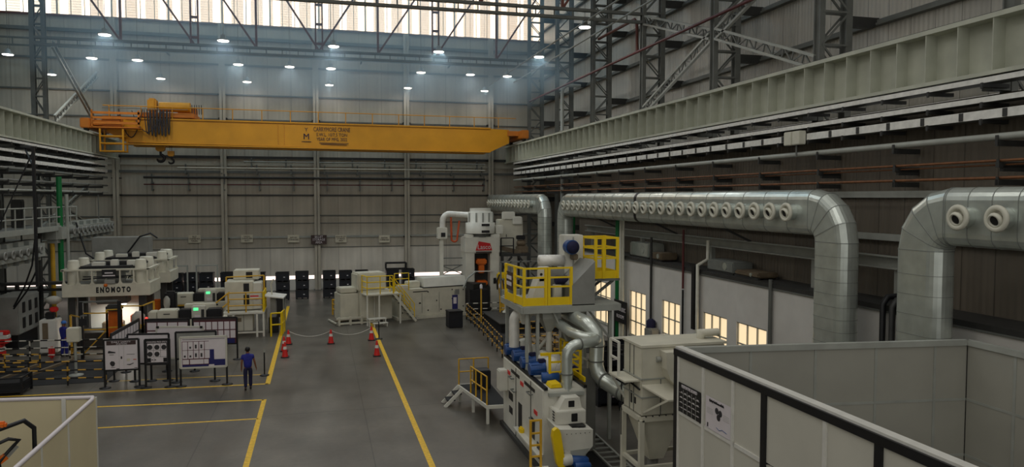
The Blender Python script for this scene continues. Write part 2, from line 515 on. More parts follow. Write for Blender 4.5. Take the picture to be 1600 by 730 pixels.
# ------------------------------------------------------------------ back wall columns (rolled sections)
def isec(x, y, z0, z1, wx_, dy, t=0.04, m='steel_light'):
    return MB().box((x - wx_/2, y - dy/2, z0), (x + wx_/2, y - dy/2 + t, z1)).box((x - wx_/2, y + dy/2 - t, z0), (x + wx_/2, y + dy/2, z1)).box((x - t/2, y - dy/2, z0), (x + t/2, y + dy/2, z1))
for i, x in enumerate(BCOL):
    t = thing('wall_column', 'grey steel column of the back wall, %s counted from the crane hook end' % ORD[i], 'column', (x, YB - 0.3, 0), 'back wall columns')
    isec(x, YB - 0.3, 0, 21.8, 0.46, 0.5).build('shaft', 'column', t)
    mb = MB()
    for z in (4.4, 8.0, 9.3, 11.1, 14.2): mb.box((x - 0.34, YB - 0.5, z), (x + 0.34, YB - 0.14, z + 0.08))
    mb.build('cleat', 'dark', t)
    MB().box((x - 0.34, YB - 0.6, 0), (x + 0.34, YB - 0.01, 0.05)).build('base_plate', 'steel', t)

# pipes run along the back wall
def wall_pipe(z, y, r, m, label, x0=-13.5, x1=14.2):
    t = thing('wall_pipe', label, 'pipe', (0, y, z), 'pipes along the back wall')
    MB().cyl((x0, y, z), (x1, y, z), r, 10).build('pipe', m, t)
    x = x0 + 0.6
    while x < x1:
        MB().box((x - 0.06, y - r - 0.02, z - 0.5), (x + 0.06, YB - 0.02, z - 0.38)).box((x - 0.06, y - 0.03, z - 0.5), (x + 0.06, y + 0.03, z + 0.3)).build('bracket', 'steel', t)
        x += 2.7
wall_pipe(10.2, YB - 0.5, 0.07, 'cream', 'white pipe along the back wall, topmost below the crane bridge', -11)
wall_pipe(9.42, YB - 0.55, 0.1, 'dark', 'thick dark pipe along the back wall below the white pipe')
wall_pipe(8.86, YB - 0.5, 0.05, 'maroon', 'thin maroon pipe along the back wall below the thick dark pipe')
wall_pipe(10.75, YB - 0.4, 0.06, 'steel_light', 'grey pipe along the back wall hidden close under the crane bridge', -6)

# ------------------------------------------------------------------ lattice columns, side walls
def lattice_column(y, side, label, z1=25.9):
    s = side
    xi, xo, xw = s * 17.0, (18.1 if s > 0 else -17.65), s * 19.3
    t = thing('lattice_column', label, 'column', (s * 17.65, y, 0), 'lattice roof columns')
    for x, d in ((xi, 0.22), (xo, 0.26)):
        mb = MB().box((x - d/2, y - 0.17, 0), (x + d/2, y - 0.13, z1)).box((x - d/2, y + 0.13, 0), (x + d/2, y + 0.17, z1)).box((x - 0.03, y - 0.14, 0), (x + 0.03, y + 0.14, z1))
        mb.build('chord', 'steel', t)
    mb = MB(); z = 0.5; k = 0
    while z < z1 - 1.2:
        for yy in (y - 0.15, y + 0.15):
            mb.bar((xi, yy, z), (xo, yy, z), 0.07)
            mb.bar((xi if k % 2 else xo, yy, z), (xo if k % 2 else xi, yy, z + 1.15), 0.06)
        z += 1.15; k += 1
    mb.build('lacing', 'steel', t)
    for z in (5.6, 7.7, 9.8, 11.9, 14.05, 16.2, 18.35, 20.5, 22.6):
        if s > 0: MB().prism([(xo, z - 0.22), (xo, z + 0.16), (xw + s * 0.1, z + 0.16), (xw + s * 0.1, z + 0.02), (xw - s * 0.15, z - 0.22)], 'xz', y - 0.1, y + 0.1).build('bracket', 'dark', t)
    MB().box((s * 17.65 - 1, y - 0.3, 0), (s * 17.65 + 1, y + 0.3, 0.06)).build('base_plate', 'steel', t)
    return t
RC = [59.0, 51.6, 44.3, 36.8, 29.4, 22.3, 14.9]
for i, y in enumerate(RC):
    lattice_column(y, 1, 'grey lattice column behind the stiffened crane girder, %s from the back wall' % ORD[i])
for i, y in enumerate((53.4, 46.0, 38.6, 31.2)):
    lattice_column(y, -1, 'grey lattice column on the walkway and press side, %s from the back wall' % ORD[i], 25.9 if i < 1 else 10.8)

def brace(p, q, label, d=0.42):
    """laced wall brace between two points in a plane of constant x"""
    t = thing('wall_brace', label, 'brace', ((p[0]+q[0])/2, (p[1]+q[1])/2, min(p[2], q[2])), 'laced diagonal wall braces')
    p, q = Vector(p), Vector(q); dr = (q - p).normalized()
    n = Vector((0, -dr.z, dr.y))
    for s in (-1, 1): MB().bar(p + n * s * d/2, q + n * s * d/2, 0.14, 0.1).build('chord', 'steel_light', t)
    L = (q - p).length; k = max(2, int(L / 0.6)); mb = MB()
    for i in range(k):
        a = p + dr * (L * i / k); b = p + dr * (L * (i + 1) / k)
        s = 1 if i % 2 else -1
        mb.bar(a + n * s * d/2, b - n * s * d/2, 0.05)
        mb.bar(a + n * d/2, a - n * d/2, 0.05)
    mb.build('lacing', 'steel', t)
    return t
XR = 16.95
brace((XR, 36.5, 12.5), (XR, 29.65, 14.95), 'lower laced brace rising above the crane girder beside the maroon pipe')
brace((XR, 36.5, 17.3), (XR, 29.65, 15.1), 'upper laced brace falling toward the column above the crane girder')
brace((XR, 29.15, 15.0), (XR, 22.5, 17.2), 'upper laced brace rising from the column beside the plain wall sheets')
brace((XR, 29.15, 15.0), (XR, 22.5, 12.6), 'lower laced brace falling onto the girder flange by the panelled booth')
brace((-16.2, 52.4, 17.5), (-16.2, 63.2, 12.5), 'long laced brace falling from the lattice column behind the orange crane end')
brace((-16.55, 53.6, 12.9), (-16.55, 63.2, 17.3), 'long laced brace rising from the far girder toward the corner column')
for a, b, l in (((-17.1, 51.5, 8.6), (-17.1, 62, 5.6), 'slim wall brace over the far duct falling toward the back wall'), ((-17.1, 51.5, 5.6), (-17.1, 62, 8.6), 'slim wall brace over the far duct rising toward the back wall')):
    brace(a, b, l, 0.25)

# ------------------------------------------------------------------ roof trusses
def truss(y, z0, z1, label, xs, double, zt=23.6, panels=True):
    t = thing('roof_truss', label, 'truss', (0, y, z0), 'roof trusses')
    for z in (z0, z1): MB().box((-17, y - 0.12, z - 0.07), (17, y + 0.12, z + 0.07)).build('bottom_chord', 'steel', t)
    x = -16.6
    while x < 16.8:
        MB().box((x - 0.03, y - 0.03, z0), (x + 0.03, y + 0.03, z1)).build('lacing_bar', 'steel', t); x += 1.02
    MB().box((-17, y - 0.15, zt), (17, y + 0.15, zt + 0.25)).build('top_chord', 'steel', t)
    if panels:
        for x in xs:
            if x in double:
                mb = MB()
                for s in (-1, 1): mb.box((x + s * 0.22 - 0.05, y - 0.08, z1), (x + s * 0.22 + 0.05, y + 0.08, zt))
                z = z1 + 0.4
                while z < zt: mb.box((x - 0.2, y - 0.04, z), (x + 0.2, y + 0.04, z + 0.16)); z += 1.3
                mb.build('double_post', 'red_steel', t)
            else: MB().box((x - 0.07, y - 0.07, z1), (x + 0.07, y + 0.07, zt)).build('post', 'red_steel', t)
        for i, x in enumerate(xs):
            s = 1 if x < 0 else -1
            if abs(x) < 0.3:
                for q in (-1, 1): MB().bar((x, y, z1), (x + q * 3.75, y, zt), 0.12).build('diagonal', 'red_steel', t)
            elif abs(x) < 14: MB().bar((x, y, z1), (x - s * 3.9, y, zt), 0.12).build('diagonal', 'red_steel', t)
    return t
truss(51.6, 17.3, 17.72, 'deep grey roof truss in front of the bright window band', [-12.1, -7.75, -3.95, 0.07, 4.0, 8.0, 12.4], (-7.75, 0.07, 8.0))
truss(36.8, 17.25, 17.68, 'grey roof truss closer to the viewer, crossing high above the aisle', [-12.1, -7.75, -3.95, 0.07, 4.0, 8.0, 12.4], (), panels=True)
t = thing('wind_girder', 'grey lattice rail crossing below the window sill behind the lamps', 'beam', (0, 62.6, 19.2))
for z in (19.2, 19.75): MB().bar((-23.8, 62.6, z), (19, 62.6, z), 0.12).build('chord', 'steel', t)
mb = MB()
for i in range(29): MB().bar((-23.5 + i * 1.5, 62.6, 19.2), (-23.5 + i * 1.5, 62.6, 19.75), 0.06).build('lacing_bar', 'steel', t)
for x in (-11.5, 3.5, 11.0): MB().bar((x, 62.6, 19.2), (x, YB, 19.2), 0.1).build('bracket', 'steel', t)

def run(name, p, q, r, m, label, cat='pipe', group=None):
    return tag(MB().cyl(p, q, r, 8).build(name, m), label, cat, group)
run('tie_rod', (13.83, 14, 17.2), (13.83, 60, 17.2), 0.045, 'steel_light', 'thin pale rod running the length of the hall under the trusses, hall side', 'rod', 'long rods under the roof')
run('tie_rod', (15.4, 14, 17.2), (15.4, 58, 17.2), 0.05, 'steel_light', 'pale rod running under the trusses close beside the lattice columns', 'rod', 'long rods under the roof')
run('sprinkler_pipe', (16.75, 12, 15.7), (16.75, 58, 15.7), 0.075, 'maroon', 'maroon pipe running along the lattice columns above the crane girder')
tag(MB().tube([(17.3, 44.1, 17.9), (17.3, 38.6, 17.85), (17.3, 38.3, 17.6), (17.3, 38.2, 15.9)], 0.09, 8).build('bent_pipe', 'red_steel'), 'brown pipe bent downward beside the second truss column', 'pipe')
tag(MB().tube([(17.2, 51.0, 0), (17.2, 51.0, 15.7), (17.5, 51.0, 16.0), (18.6, 51.0, 16.0)], 0.13, 10).build('vent_pipe', 'steel_light'), 'thick pale upright pipe elbowed at its top beside the lattice columns', 'pipe')

# ------------------------------------------------------------------ crane runway girders
def runway(x, s, label, y0=8):
    """s = +1: flange face towards -x"""
    t = thing('crane_girder', label, 'girder', (x, 36, 10.82), 'crane runway girders')
    MB().box((x + s * 0.05, y0, 10.9), (x + s * 0.09, 63.3, 12.22)).build('web', 'girder', t)
    MB().box((x - 0.36, y0, 12.2), (x + 0.44, 63.3, 12.32)).build('top_flange', 'girder', t)
    MB().box((x - 0.36, y0, 10.82), (x + 0.44, 63.3, 10.92)).build('bottom_flange', 'girder', t)
    MB().box((x - 0.05, y0, 12.32), (x + 0.05, 63.3, 12.42)).build('rail', 'dark', t)
    y = y0 + 0.3; proto = None
    while y < 63:
        if proto is None:
            proto = MB().prism([(x - s * 0.33, 10.92), (x + s * 0.05, 10.92), (x + s * 0.05, 12.2), (x - s * 0.33, 12.2)], 'xz', y - 0.012, y + 0.012).build('stiffener', 'girder', t)
            p0 = y
        else:
            c = proto.copy(); COL.objects.link(c); c.parent = t; c.location = (0, y - p0, 0)
        y += 1.03
    mb = MB()
    for yy in RC:
        # a corbel carries the girder off the lattice column
        MB().box((x, yy - 0.15, 10.5), (x + s * 0.75, yy + 0.15, 10.82)).build('corbel', 'steel', t)
    return t
runway(16.3, 1, 'pale grey stiffened crane runway girder above the big metal ducts')
runway(-15.6, -1, 'pale grey stiffened crane runway girder over the walkway and press side', 14)

# ------------------------------------------------------------------ cable trays and pipes under the runway girders
def tray(x, s, z, h, label, y0=8, y1=60, gap=1.66, solid=False):
    t = thing('cable_tray', label, 'cable tray', (x, 34, z), 'cable trays under the crane girders')
    MB().box((x - 0.02, y0, z - h/2), (x + 0.02, y1, z + h/2)).build('side_rail', 'tray', t)
    MB().box((x + s * 0.44, y0, z - h/2), (x + s * 0.48, y1, z + h/2)).build('side_rail', 'steel', t)  # back rail and floor coloured darker for shade, front rail brighter as lit
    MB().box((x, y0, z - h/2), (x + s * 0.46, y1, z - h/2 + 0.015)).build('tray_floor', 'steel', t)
    mb = MB()
    for k in range(3): mb.tube([(x + s * (0.12 + 0.1 * k), y0, z - 0.01), (x + s * (0.12 + 0.1 * k), y1, z - 0.01)], 0.025, 6)
    mb.build('cables', 'black', t)
    y = y0 + (6.67 % gap); proto = None
    while y < y1:
        if proto is None:
            proto = MB().box((x - s * 0.04, y - 0.05, z - h/2 - 0.1), (x + s * (0.78 if s > 0 else 1.6), y + 0.05, z - h/2)).box((x - s * 0.05, y - 0.03, z - h/2 - 0.14), (x - s * 0.02, y + 0.03, z - h/2 + 0.01)).build('bracket', 'dark', t); p0 = y
        else:
            c = proto.copy(); COL.objects.link(c); c.parent = t; c.location = (0, y - p0, 0)
        y += gap
    return t
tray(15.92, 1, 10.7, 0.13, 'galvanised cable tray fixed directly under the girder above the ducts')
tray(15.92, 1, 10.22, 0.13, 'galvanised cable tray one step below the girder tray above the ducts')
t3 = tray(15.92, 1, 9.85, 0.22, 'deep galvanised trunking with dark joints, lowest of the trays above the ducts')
jc = MB().box((15.88, 9, 9.75), (15.9, 9.12, 9.95)).build('joint_cover', 'dark', t3)
for i in range(1, 40):
    c = jc.copy(); COL.objects.link(c); c.parent = t3; c.location = (0, i * 1.24, 0)
def lpipe(x, s, z, r, m, label, y0=8, y1=60, gap=3.3, off=6.16):
    t = thing('long_pipe', label, 'pipe', (x, 34, z), 'pipes along the side walls')
    MB().cyl((x, y0, z), (x, y1, z), r, 10).build('pipe', m, t)
    y = y0 + off % gap; proto = None
    while y < y1:
        if proto is None:
            proto = MB().box((x - s * 0.08, y - 0.05, z - r - 0.14), (16.72 if s > 0 else x - 1.6, y + 0.05, z - r)).box((x - s * (r + 0.04), y - 0.035, z - r - 0.14), (x - s * (r + 0.01), y + 0.035, z + 0.03)).build('bracket', 'dark', t); p0 = y
        else:
            c = proto.copy(); COL.objects.link(c); c.parent = t; c.location = (0, y - p0, 0)
        y += gap
lpipe(15.95, 1, 9.28, 0.09, 'steel_light', 'thick pale grey pipe below the trunking above the ducts')
lpipe(15.95, 1, 8.7, 0.035, 'rust', 'rusty orange pipe between the grey pipe and the ducts, upper one')
lpipe(16.08, 1, 8.6, 0.022, 'rust', 'thin rusty pipe tucked just under the upper rusty pipe')
lpipe(15.95, 1, 8.28, 0.04, 'rust', 'rusty brown pipe running just above the tops of the metal ducts')
b = thing('junction_box', 'pair of pale junction boxes fixed to the trunking above the ducts', 'junction box', (15.8, 21.8, 9.62))
for y in (21.4, 21.85): MB().rbox((15.62, y, 9.6), (15.88, y + 0.42, 10.06), 0.02).build('enclosure', 'cream', b)
MB().cyl((15.8, 21.8, 9.6), (15.8, 21.8, 9.2), 0.03, 8).build('conduit', 'steel', b)
# far side
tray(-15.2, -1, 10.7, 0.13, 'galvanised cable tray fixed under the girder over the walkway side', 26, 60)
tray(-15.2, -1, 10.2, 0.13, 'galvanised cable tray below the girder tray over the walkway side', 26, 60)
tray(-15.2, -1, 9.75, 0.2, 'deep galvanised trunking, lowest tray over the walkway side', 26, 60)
lpipe(-15.25, -1, 9.3, 0.08, 'steel', 'thick pipe below the trunking over the walkway side', 26, 60)
lpipe(-15.25, -1, 8.7, 0.07, 'steel', 'pipe below the thick pipe over the walkway side', 26, 60)
lpipe(-15.25, -1, 8.2, 0.06, 'steel_light', 'lowest thin pipe over the walkway side', 26, 60)

# ------------------------------------------------------------------ floor markings
def floor_line(p, q, wd=0.13):
    p, q = Vector((p[0], p[1], 0.0)), Vector((q[0], q[1], 0.0))
    d = (q - p).normalized(); n = Vector((-d.y, d.x, 0)) * wd / 2
    z = Vector((0, 0, 0.004))
    mb = MB().add([p - n, q - n, q + n, p + n, p - n + z, q - n + z, q + n + z, p + n + z], [(0,3,2,1),(4,5,6,7),(0,1,5,4),(1,2,6,5),(2,3,7,6),(3,0,4,7)])
    return trim(mb, 'line')
floor_line((-2.3, 54.5), (-2.22, 31.8), 0.2)
floor_line((-2.18, 29.4), (-2.18, 12), 0.17)
floor_line((3.0, 45.8), (3.08, 12), 0.18)
floor_line((-13, 32.45), (-2.2, 31.86)); floor_line((-12, 30.3), (-2.2, 29.34)); floor_line((-12, 27.4), (-2.2, 26.85), 0.1)
floor_line((-8.9, 34.0), (-2.4, 33.6), 0.08)
# ================================================================== overhead crane
CY = 58.2
cr = thing('overhead_crane', 'orange overhead bridge crane spanning the hall below the lamps', 'crane', (0.3, CY, 11.4))
SK = math.tan(R(2.2))  # crane bridge skewed off square so its lines fit the image
def cy(x): return CY + (x - 0) * SK
def cgirder(off):
    mb = MB()
    prof = [(-14.6, 12.5, 13.35), (-13.3, 11.75, 13.45), (13.6, 11.55, 13.45), (15.2, 12.3, 13.4)]
    vs = []
    for x, z0, z1 in prof:
        y = cy(x) + off
        vs += [(x, y, z0), (x, y + 0.7, z0), (x, y + 0.7, z1), (x, y, z1)]
    mb.add(vs, [(0,1,2,3)[::-1], (12,13,14,15)] + [(4*i+j, 4*(i+1)+j, 4*(i+1)+(j+1) % 4, 4*i+(j+1) % 4) for i in range(3) for j in range(4)])
    g = mb.build('bridge_girder', 'crane', cr)
    fl = MB()
    for z, h in ((13.42, 0.1), (11.6, 0.09)):
        a, b_ = (-13.3, 13.6)
        fl.add([(a, cy(a) + off - 0.1, z), (b_, cy(b_) + off - 0.1, z if z > 12 else z - 0.1), (b_, cy(b_) + off + 0.8, z if z > 12 else z - 0.1), (a, cy(a) + off + 0.8, z),
                (a, cy(a) + off - 0.1, z + h), (b_, cy(b_) + off - 0.1, z + h - (0 if z > 12 else 0.1)), (b_, cy(b_) + off + 0.8, z + h - (0 if z > 12 else 0.1)), (a, cy(a) + off + 0.8, z + h)],
               [(0,3,2,1),(4,5,6,7),(0,1,5,4),(1,2,6,5),(2,3,7,6),(3,0,4,7)])
    fl.build('flange', 'crane', g)
    return g
cgirder(0); cgirder(2.0)
for x, s in ((-15.6, -1), (16.25, 1)):
    e = MB().rbox((x - 0.3, cy(x) - 1.3, 12.62), (x + 0.3, cy(x) + 3.9, 13.3), 0.05).build('end_carriage', 'crane_d', cr)
    for y in (-0.9, 3.4): MB().cyl((x - 0.12, cy(x) + y, 12.64), (x + 0.12, cy(x) + y, 12.64), 0.24, 16).build('wheel', 'dark', e)
    MB().box((x - s * 0.3, cy(x) - 0.2, 12.9), (x - s * 1.2, cy(x) + 2.9, 13.3)).build('joint_beam', 'crane_d', cr)
# drive platform at the hook end
p = MB().box((-15.6, cy(-14) - 1.2, 12.66), (-12.2, cy(-14) - 0.05, 12.74)).build('side_platform', 'crane_d', cr)
mb = MB()
for z in (13.0, 13.35, 13.7): mb.bar((-15.2, cy(-14) - 1.15, z), (-12.2, cy(-14) - 1.15, z), 0.1, 0.16)
for x in (-15.2, -12.25): mb.bar((x, cy(-14) - 1.15, 12.7), (x, cy(-14) - 1.15, 13.9), 0.1)
mb.build('platform_rail', 'crane_d', cr)
MB().rbox((-14.6, cy(-14) - 1.1, 12.75), (-13.4, cy(-14) - 0.3, 13.5), 0.05).build('electric_panel', 'crane_d', cr)
# maintenance cage hanging under the end
mb = MB()
for x in (-14.7, -13.25):
    for dy in (-1.2, -0.1): mb.bar((x, cy(-14) + dy, 11.0), (x, cy(-14) + dy, 12.6), 0.1)
for z in (11.05, 11.6, 12.1):
    for dy in (-1.2, -0.1): mb.bar((-14.7, cy(-14) + dy, z), (-13.25, cy(-14) + dy, z), 0.08)
    for x in (-14.7, -13.25): mb.bar((x, cy(-14) - 1.2, z), (x, cy(-14) - 0.1, z), 0.08)
mb.box((-14.7, cy(-14) - 1.2, 11.0), (-13.25, cy(-14) - 0.1, 11.05))
mb.build('maintenance_cage', 'crane', cr)
# hand-rail along the top
mb = MB()
for z in (14.35,):
    mb.tube([(x, cy(x) + 0.05, z) for x in (-14.8, -8, 0, 8, 15.8)], 0.035, 6)
x = -14.4
while x < 15.9:
    mb.cyl((x, cy(x) + 0.05, 13.5), (x, cy(x) + 0.05, 14.35), 0.035, 6); x += 2.05
mb.build('hand_rail', 'crane', cr)
# trolley with hoist
tr = MB().rbox((-12.6, cy(-11) + 0.1, 13.6), (-8.8, cy(-11) + 2.6, 13.95), 0.04).build('trolley', 'crane_d', cr)
MB().cyl((-11.3, cy(-11) + 0.9, 14.45), (-9.2, cy(-11) + 0.9, 14.45), 0.36, 18).build('hoist_drum', 'crane', tr)
MB().rbox((-12.0, cy(-11) + 0.2, 14.0), (-11.4, cy(-11) + 1.1, 15.0), 0.12).build('hoist_motor', 'crane', tr)
MB().rbox((-10.2, cy(-11) + 1.6, 13.95), (-8.9, cy(-11) + 2.4, 14.5), 0.05).build('control_cabinet', 'crane_d', tr)
mb = MB()
for k in range(5): mb.bar((-9.0 + k * 0.16, cy(-10) + 0.3, 13.9), (-9.0 + k * 0.16, cy(-10) + 0.3, 14.6), 0.05)
mb.build('resistor_bank', 'dark', tr)
# festoon cable loops
yf = cy(-12) - 0.22
mb = MB()
def loop(x0, x1, z0, dep, n=10):
    return [(x0 + (x1 - x0) * i / n, yf, z0 - dep * (1 - (2 * i / n - 1) ** 2)) for i in range(n + 1)]
mb.tube(loop(-13.75, -12.2, 14.1, 2.0), 0.035, 6); mb.tube(loop(-12.9, -10.9, 14.0, 1.5), 0.03, 6)
for k in range(7): mb.tube(loop(-11.9 + k * 0.22, -11.72 + k * 0.22, 14.1, 1.75 + 0.08 * (k % 3)), 0.045, 6)
mb.tube(loop(-12.1, -11.7, 14.1, 1.7), 0.03, 6)
mb.build('festoon_cable', 'ink', cr)
mb = MB().cyl((-14.8, yf, 14.16), (-9.2, yf, 14.16), 0.025, 6); mb.build('festoon_track', 'steel', cr)
# bolted splice lines on the web
mb = MB()
for xx in (-3.0, -2.55):
    for k in range(10): mb.box((xx - 0.03, cy(xx) - 0.02, 11.85 + k * 0.16), (xx + 0.03, cy(xx), 11.9 + k * 0.16))
mb.build('splice_bolts', 'crane_d', cr)
# hooks
def hook(x, z0, z1, k):
    y = cy(x) + 1.2
    rope = MB()
    for dx in (-0.09, 0.09): rope.cyl((x + dx * k, y, 13.8), (x + dx * k, y, z0), 0.015, 6)
    rope.build('wire_rope', 'dark', cr)
    bl = MB().prism([(x - 0.3*k, z0), (x + 0.3*k, z0), (x + 0.3*k, z0 - 0.4*k), (x + 0.16*k, z1 + 0.75*k), (x - 0.16*k, z1 + 0.75*k), (x - 0.3*k, z0 - 0.4*k)], 'xz', y - 0.16*k, y + 0.16*k).build('hook_block', 'crane', cr)
    h = MB().tube([(x, y, z1 + 0.8*k), (x, y, z1 + 0.55*k)] + [(x + 0.24*k*math.sin(R(a)), y, z1 + 0.28*k + 0.24*k*math.cos(R(a))) for a in range(20, 290, 27)], [0.08*k, 0.08*k] + [0.1*k]*8 + [0.07*k, 0.04*k], 8)
    h.build('hook', 'black', bl)
hook(-11.35, 11.75, 10.42, 1.05)
hook(-10.65, 11.25, 10.3, 0.75)
# lettering on the web
RT = Matrix.Rotation(math.atan(SK), 3, 'Z') @ FACE_Y
text('CARRYMORE CRANE', 0.46, 'sign_brown', cr, (0.95, cy(0.95) - 0.03, 13.03), RT, width=2.75)
text('S.W.L. 10/7.5 TON', 0.36, 'sign_brown', cr, (0.95, cy(0.95) - 0.03, 12.63), RT, width=2.3)
text('YEAR OF MFG. 2022', 0.36, 'sign_brown', cr, (0.95, cy(0.95) - 0.03, 12.28), RT, width=2.3)
text('M', 0.62, 'navy', cr, (-0.95, cy(-0.95) - 0.03, 12.45), RT, name='emblem')
text('Y', 0.4, 'sign_brown', cr, (-0.95, cy(-0.95) - 0.03, 12.98), RT, name='emblem')
mb = MB()
for z, a, c in ((12.06, -1.3, -0.6), (11.98, 0.0, 2.2), (11.88, 0.1, 2.1)): mb.box((a, cy(a) - 0.03, z), (c, cy(a) + 0.01, z + 0.04))
mb.build('underline', 'sign_brown', cr)

# ================================================================== high-bay lamps
LZ = 17.0
lamps = [[-11.65, -5.38, 0.92, 7.36, 13.97], [-19.3, -14.45, -11.7, -5.35, -1.95, 0.87, 7.3, 11.0, 13.85], [-19.3, -11.8, -5.5, 0.85, 7.25, 13.85], ]
rows = [46.2, 54.1, 62.0]
lp = None
def lamp_at(x, y, label):
    global lp
    if lp is None:
        lp = thing('high_bay_lamp', label, 'lamp', (x, y, LZ), 'high bay lamps under the roof')
        MB().lathe((x, y, LZ), (0, 0, 1), [(0.36, 0.0), (0.34, 0.06), (0.16, 0.16), (0.14, 0.34), (0.04, 0.36), (0.03, 0.42)], 18).build('shade', 'grey', lp)
        MB().lathe((x, y, LZ - 0.03), (0, 0, 1), [(0.3, 0.0), (0.31, 0.03)], 18).build('diffuser', 'lamp', lp)
        MB().cyl((x, y, LZ + 0.42), (x, y, 26.0), 0.012, 6).build('suspension_wire', 'steel', lp)
        o = lp
    else: o = dup(lp, (x, y, LZ), label=label)
    return o
def lamp_light(x, y, k=1.0):
    ld = bpy.data.lights.new('lamp_light', 'AREA'); ld.shape = 'DISK'; ld.size = 0.6; ld.energy = LAMP_W * k; ld.color = (1.0, 0.97, 0.93)
    lo = bpy.data.objects.new('lamp_light', ld); COL.objects.link(lo); lo.location = (x, y, LZ - 0.06)
for j, (y, xs) in enumerate(zip(rows, lamps)):
    for i, x in enumerate(xs):
        lamp_at(x, y, 'high bay lamp, %s from the hook end in the %s row before the windows' % (ORD[i], ('lowest-hung far', 'middle', 'front')[2 - j] if 0 else ('front', 'middle', 'far')[j]))
        lamp_light(x, y, 1.0 if j < 2 else 0.3)
lamp_at(13.95, 37.6, 'high bay lamp beside the thin rods, alone in front of the other rows'); lamp_light(13.95, 37.6)
for y in (38.0, 30.0, 22.0, 14.0):
    for x in (-11.6, -5.4, 0.9, 7.3):
        lamp_light(x, y, 1.0)
# ================================================================== low white building along the right side
WX = 15.5
WIN = [(22.9, 24.85), (25.55, 27.4), (29.45, 31.2), (33.0, 34.9), (37.5, 39.9)]
cuts = [8.0]
for a, b in WIN: cuts += [a, b]
cuts.append(46.0)
for i in range(0, len(cuts), 2):
    struct(MB().box((WX, cuts[i], 0), (WX + 0.2, cuts[i+1], 4.6)).build('wall_office_%d' % (i // 2 + 1), 'whitewall'))
for i, (a, b) in enumerate(WIN):
    struct(MB().box((WX, a, 0), (WX + 0.2, b, 0.7)).build('wall_office_sill_%d' % (i + 1), 'whitewall'))
    struct(MB().box((WX, a, 3.02), (WX + 0.2, b, 4.6)).build('wall_office_head_%d' % (i + 1), 'whitewall'))
    o = struct(MB().box((WX + 0.1, a, 0.7), (WX + 0.12, b, 3.02)).build('window_%d' % (i + 40), 'litwin'))
    fr = MB(); t = 0.05
    for k in range(4):
        y = a + (b - a) * k / 3
        fr.box((WX + 0.04, max(a, y - t/2), 0.7), (WX + 0.1, min(b, y + t/2), 3.02))
    for z in (0.72, 1.45, 2.2, 3.0): fr.box((WX + 0.04, a, z - t/2), (WX + 0.1, b, z + t/2))
    fr.box((WX - 0.04, a - 0.06, 0.62), (WX + 0.02, b + 0.06, 0.7))
    struct(fr.build('window_%d_frame' % (i + 40), 'steel_light'))
struct(MB().box((WX - 0.06, 8, 4.6), (16.74, 46, 4.75)).build('ceiling_office_roof', 'dark'))
struct(MB().box((WX, 45.8, 0), (16.74, 46, 4.6)).build('wall_office_end', 'whitewall'))
struct(MB().box((WX - 0.06, 8, 4.55), (WX, 46, 4.6)).build('trim_60', 'steel'))
# pipes and gutters on the white wall
def drop(name, y, z0, z1, r, m, label, x=WX - 0.1, cat='pipe'):
    return tag(MB().cyl((x, y, z0), (x, y, z1), r, 10).build(name, m), label, cat)
drop('drain_pipe', 32.2, 0, 5.9, 0.06, 'dark', 'dark drain pipe on the white wall between two lit windows beside the wall fan')
drop('drain_pipe', 22.55, 0, 4.9, 0.07, 'steel', 'grey drain pipe on the white wall above the panelled booth')
drop('fire_pipe', 29.0, 3.8, 6.4, 0.05, 'maroon', 'thin red pipe rising from the white wall up to the ducts')
drop('fire_pipe', 29.0, 0, 3.75, 0.045, 'black', 'black pipe on the white wall directly below the red pipe')
tag(MB().box((WX - 0.24, 27.75, 2.2), (WX - 0.07, 28.0, 4.9)).build('cable_duct', 'black'), 'black vertical cable duct on the white wall beside the red pipe', 'cable duct')
tag(MB().tube([(WX - 0.17, 27.6, 2.0), (WX - 0.17, 27.6, 4.95), (WX + 0.3, 27.6, 5.2), (WX + 0.3, 27.6, 6.0)], 0.07, 8).build('white_pipe', 'cream'), 'pale pipe bending back over the white wall beside the black cable duct', 'pipe')
for y, r, m, l in ((35.95, 0.13, 'green', 'thick green pipe beside the black sign on the white wall'), (35.5, 0.1, 'cream', 'cream pipe beside the green pipe on the white wall'), (35.2, 0.06, 'cream', 'thin cream pipe beside the lit window and the black sign')):
    drop('riser_pipe', y, 0, 6.6, r, m, l, WX - 0.25)
drop('riser_pipe', 43.2, 0, 6.6, 0.1, 'green', 'green pipe standing behind the elevator tower by the far duct', WX - 0.15)
for k, (y, m) in enumerate(((17.1, 'black'), (16.75, 'dark'), (16.45, 'black'))):
    tag(MB().tube([(WX - 0.2, y, 0), (WX - 0.2, y, 4.8 - 0.04 * k), (WX - 0.05, y, 5.0 - 0.04 * k), (WX + 1.0, y, 5.05 - 0.04 * k)], 0.08, 8).build('bent_pipe', m), 'dark pipe bent over the white wall between the two big duct legs, %s of three' % ORD[k], 'pipe', 'bent pipes between the duct legs')
s = thing('hanging_sign', 'black sign with two white text lines in front of the green pipe', 'sign', (15.05, 35, 1.2))
MB().box((15.02, 34.2, 1.3), (15.06, 35.85, 2.45)).build('panel', 'black', s)
text('HYDRAULIC', 0.3, 'paper', s, (15.01, 35.0, 2.0), FACE_X, width=1.3)
text('ROOM', 0.26, 'paper', s, (15.01, 35.0, 1.62), FACE_X, width=0.9)
mb = MB()
for y in (34.25, 35.8): mb.cyl((15.04, y, 0), (15.04, y, 1.35), 0.04, 6)
mb.build('post', 'black', s)
f = thing('wall_fan', 'grey ventilator unit on the white wall above the dust collector', 'fan', (15.3, 32.1, 1.0))
MB().rbox((15.0, 31.35, 0.9), (15.48, 32.1, 1.6), 0.06).build('housing', 'grey', f)
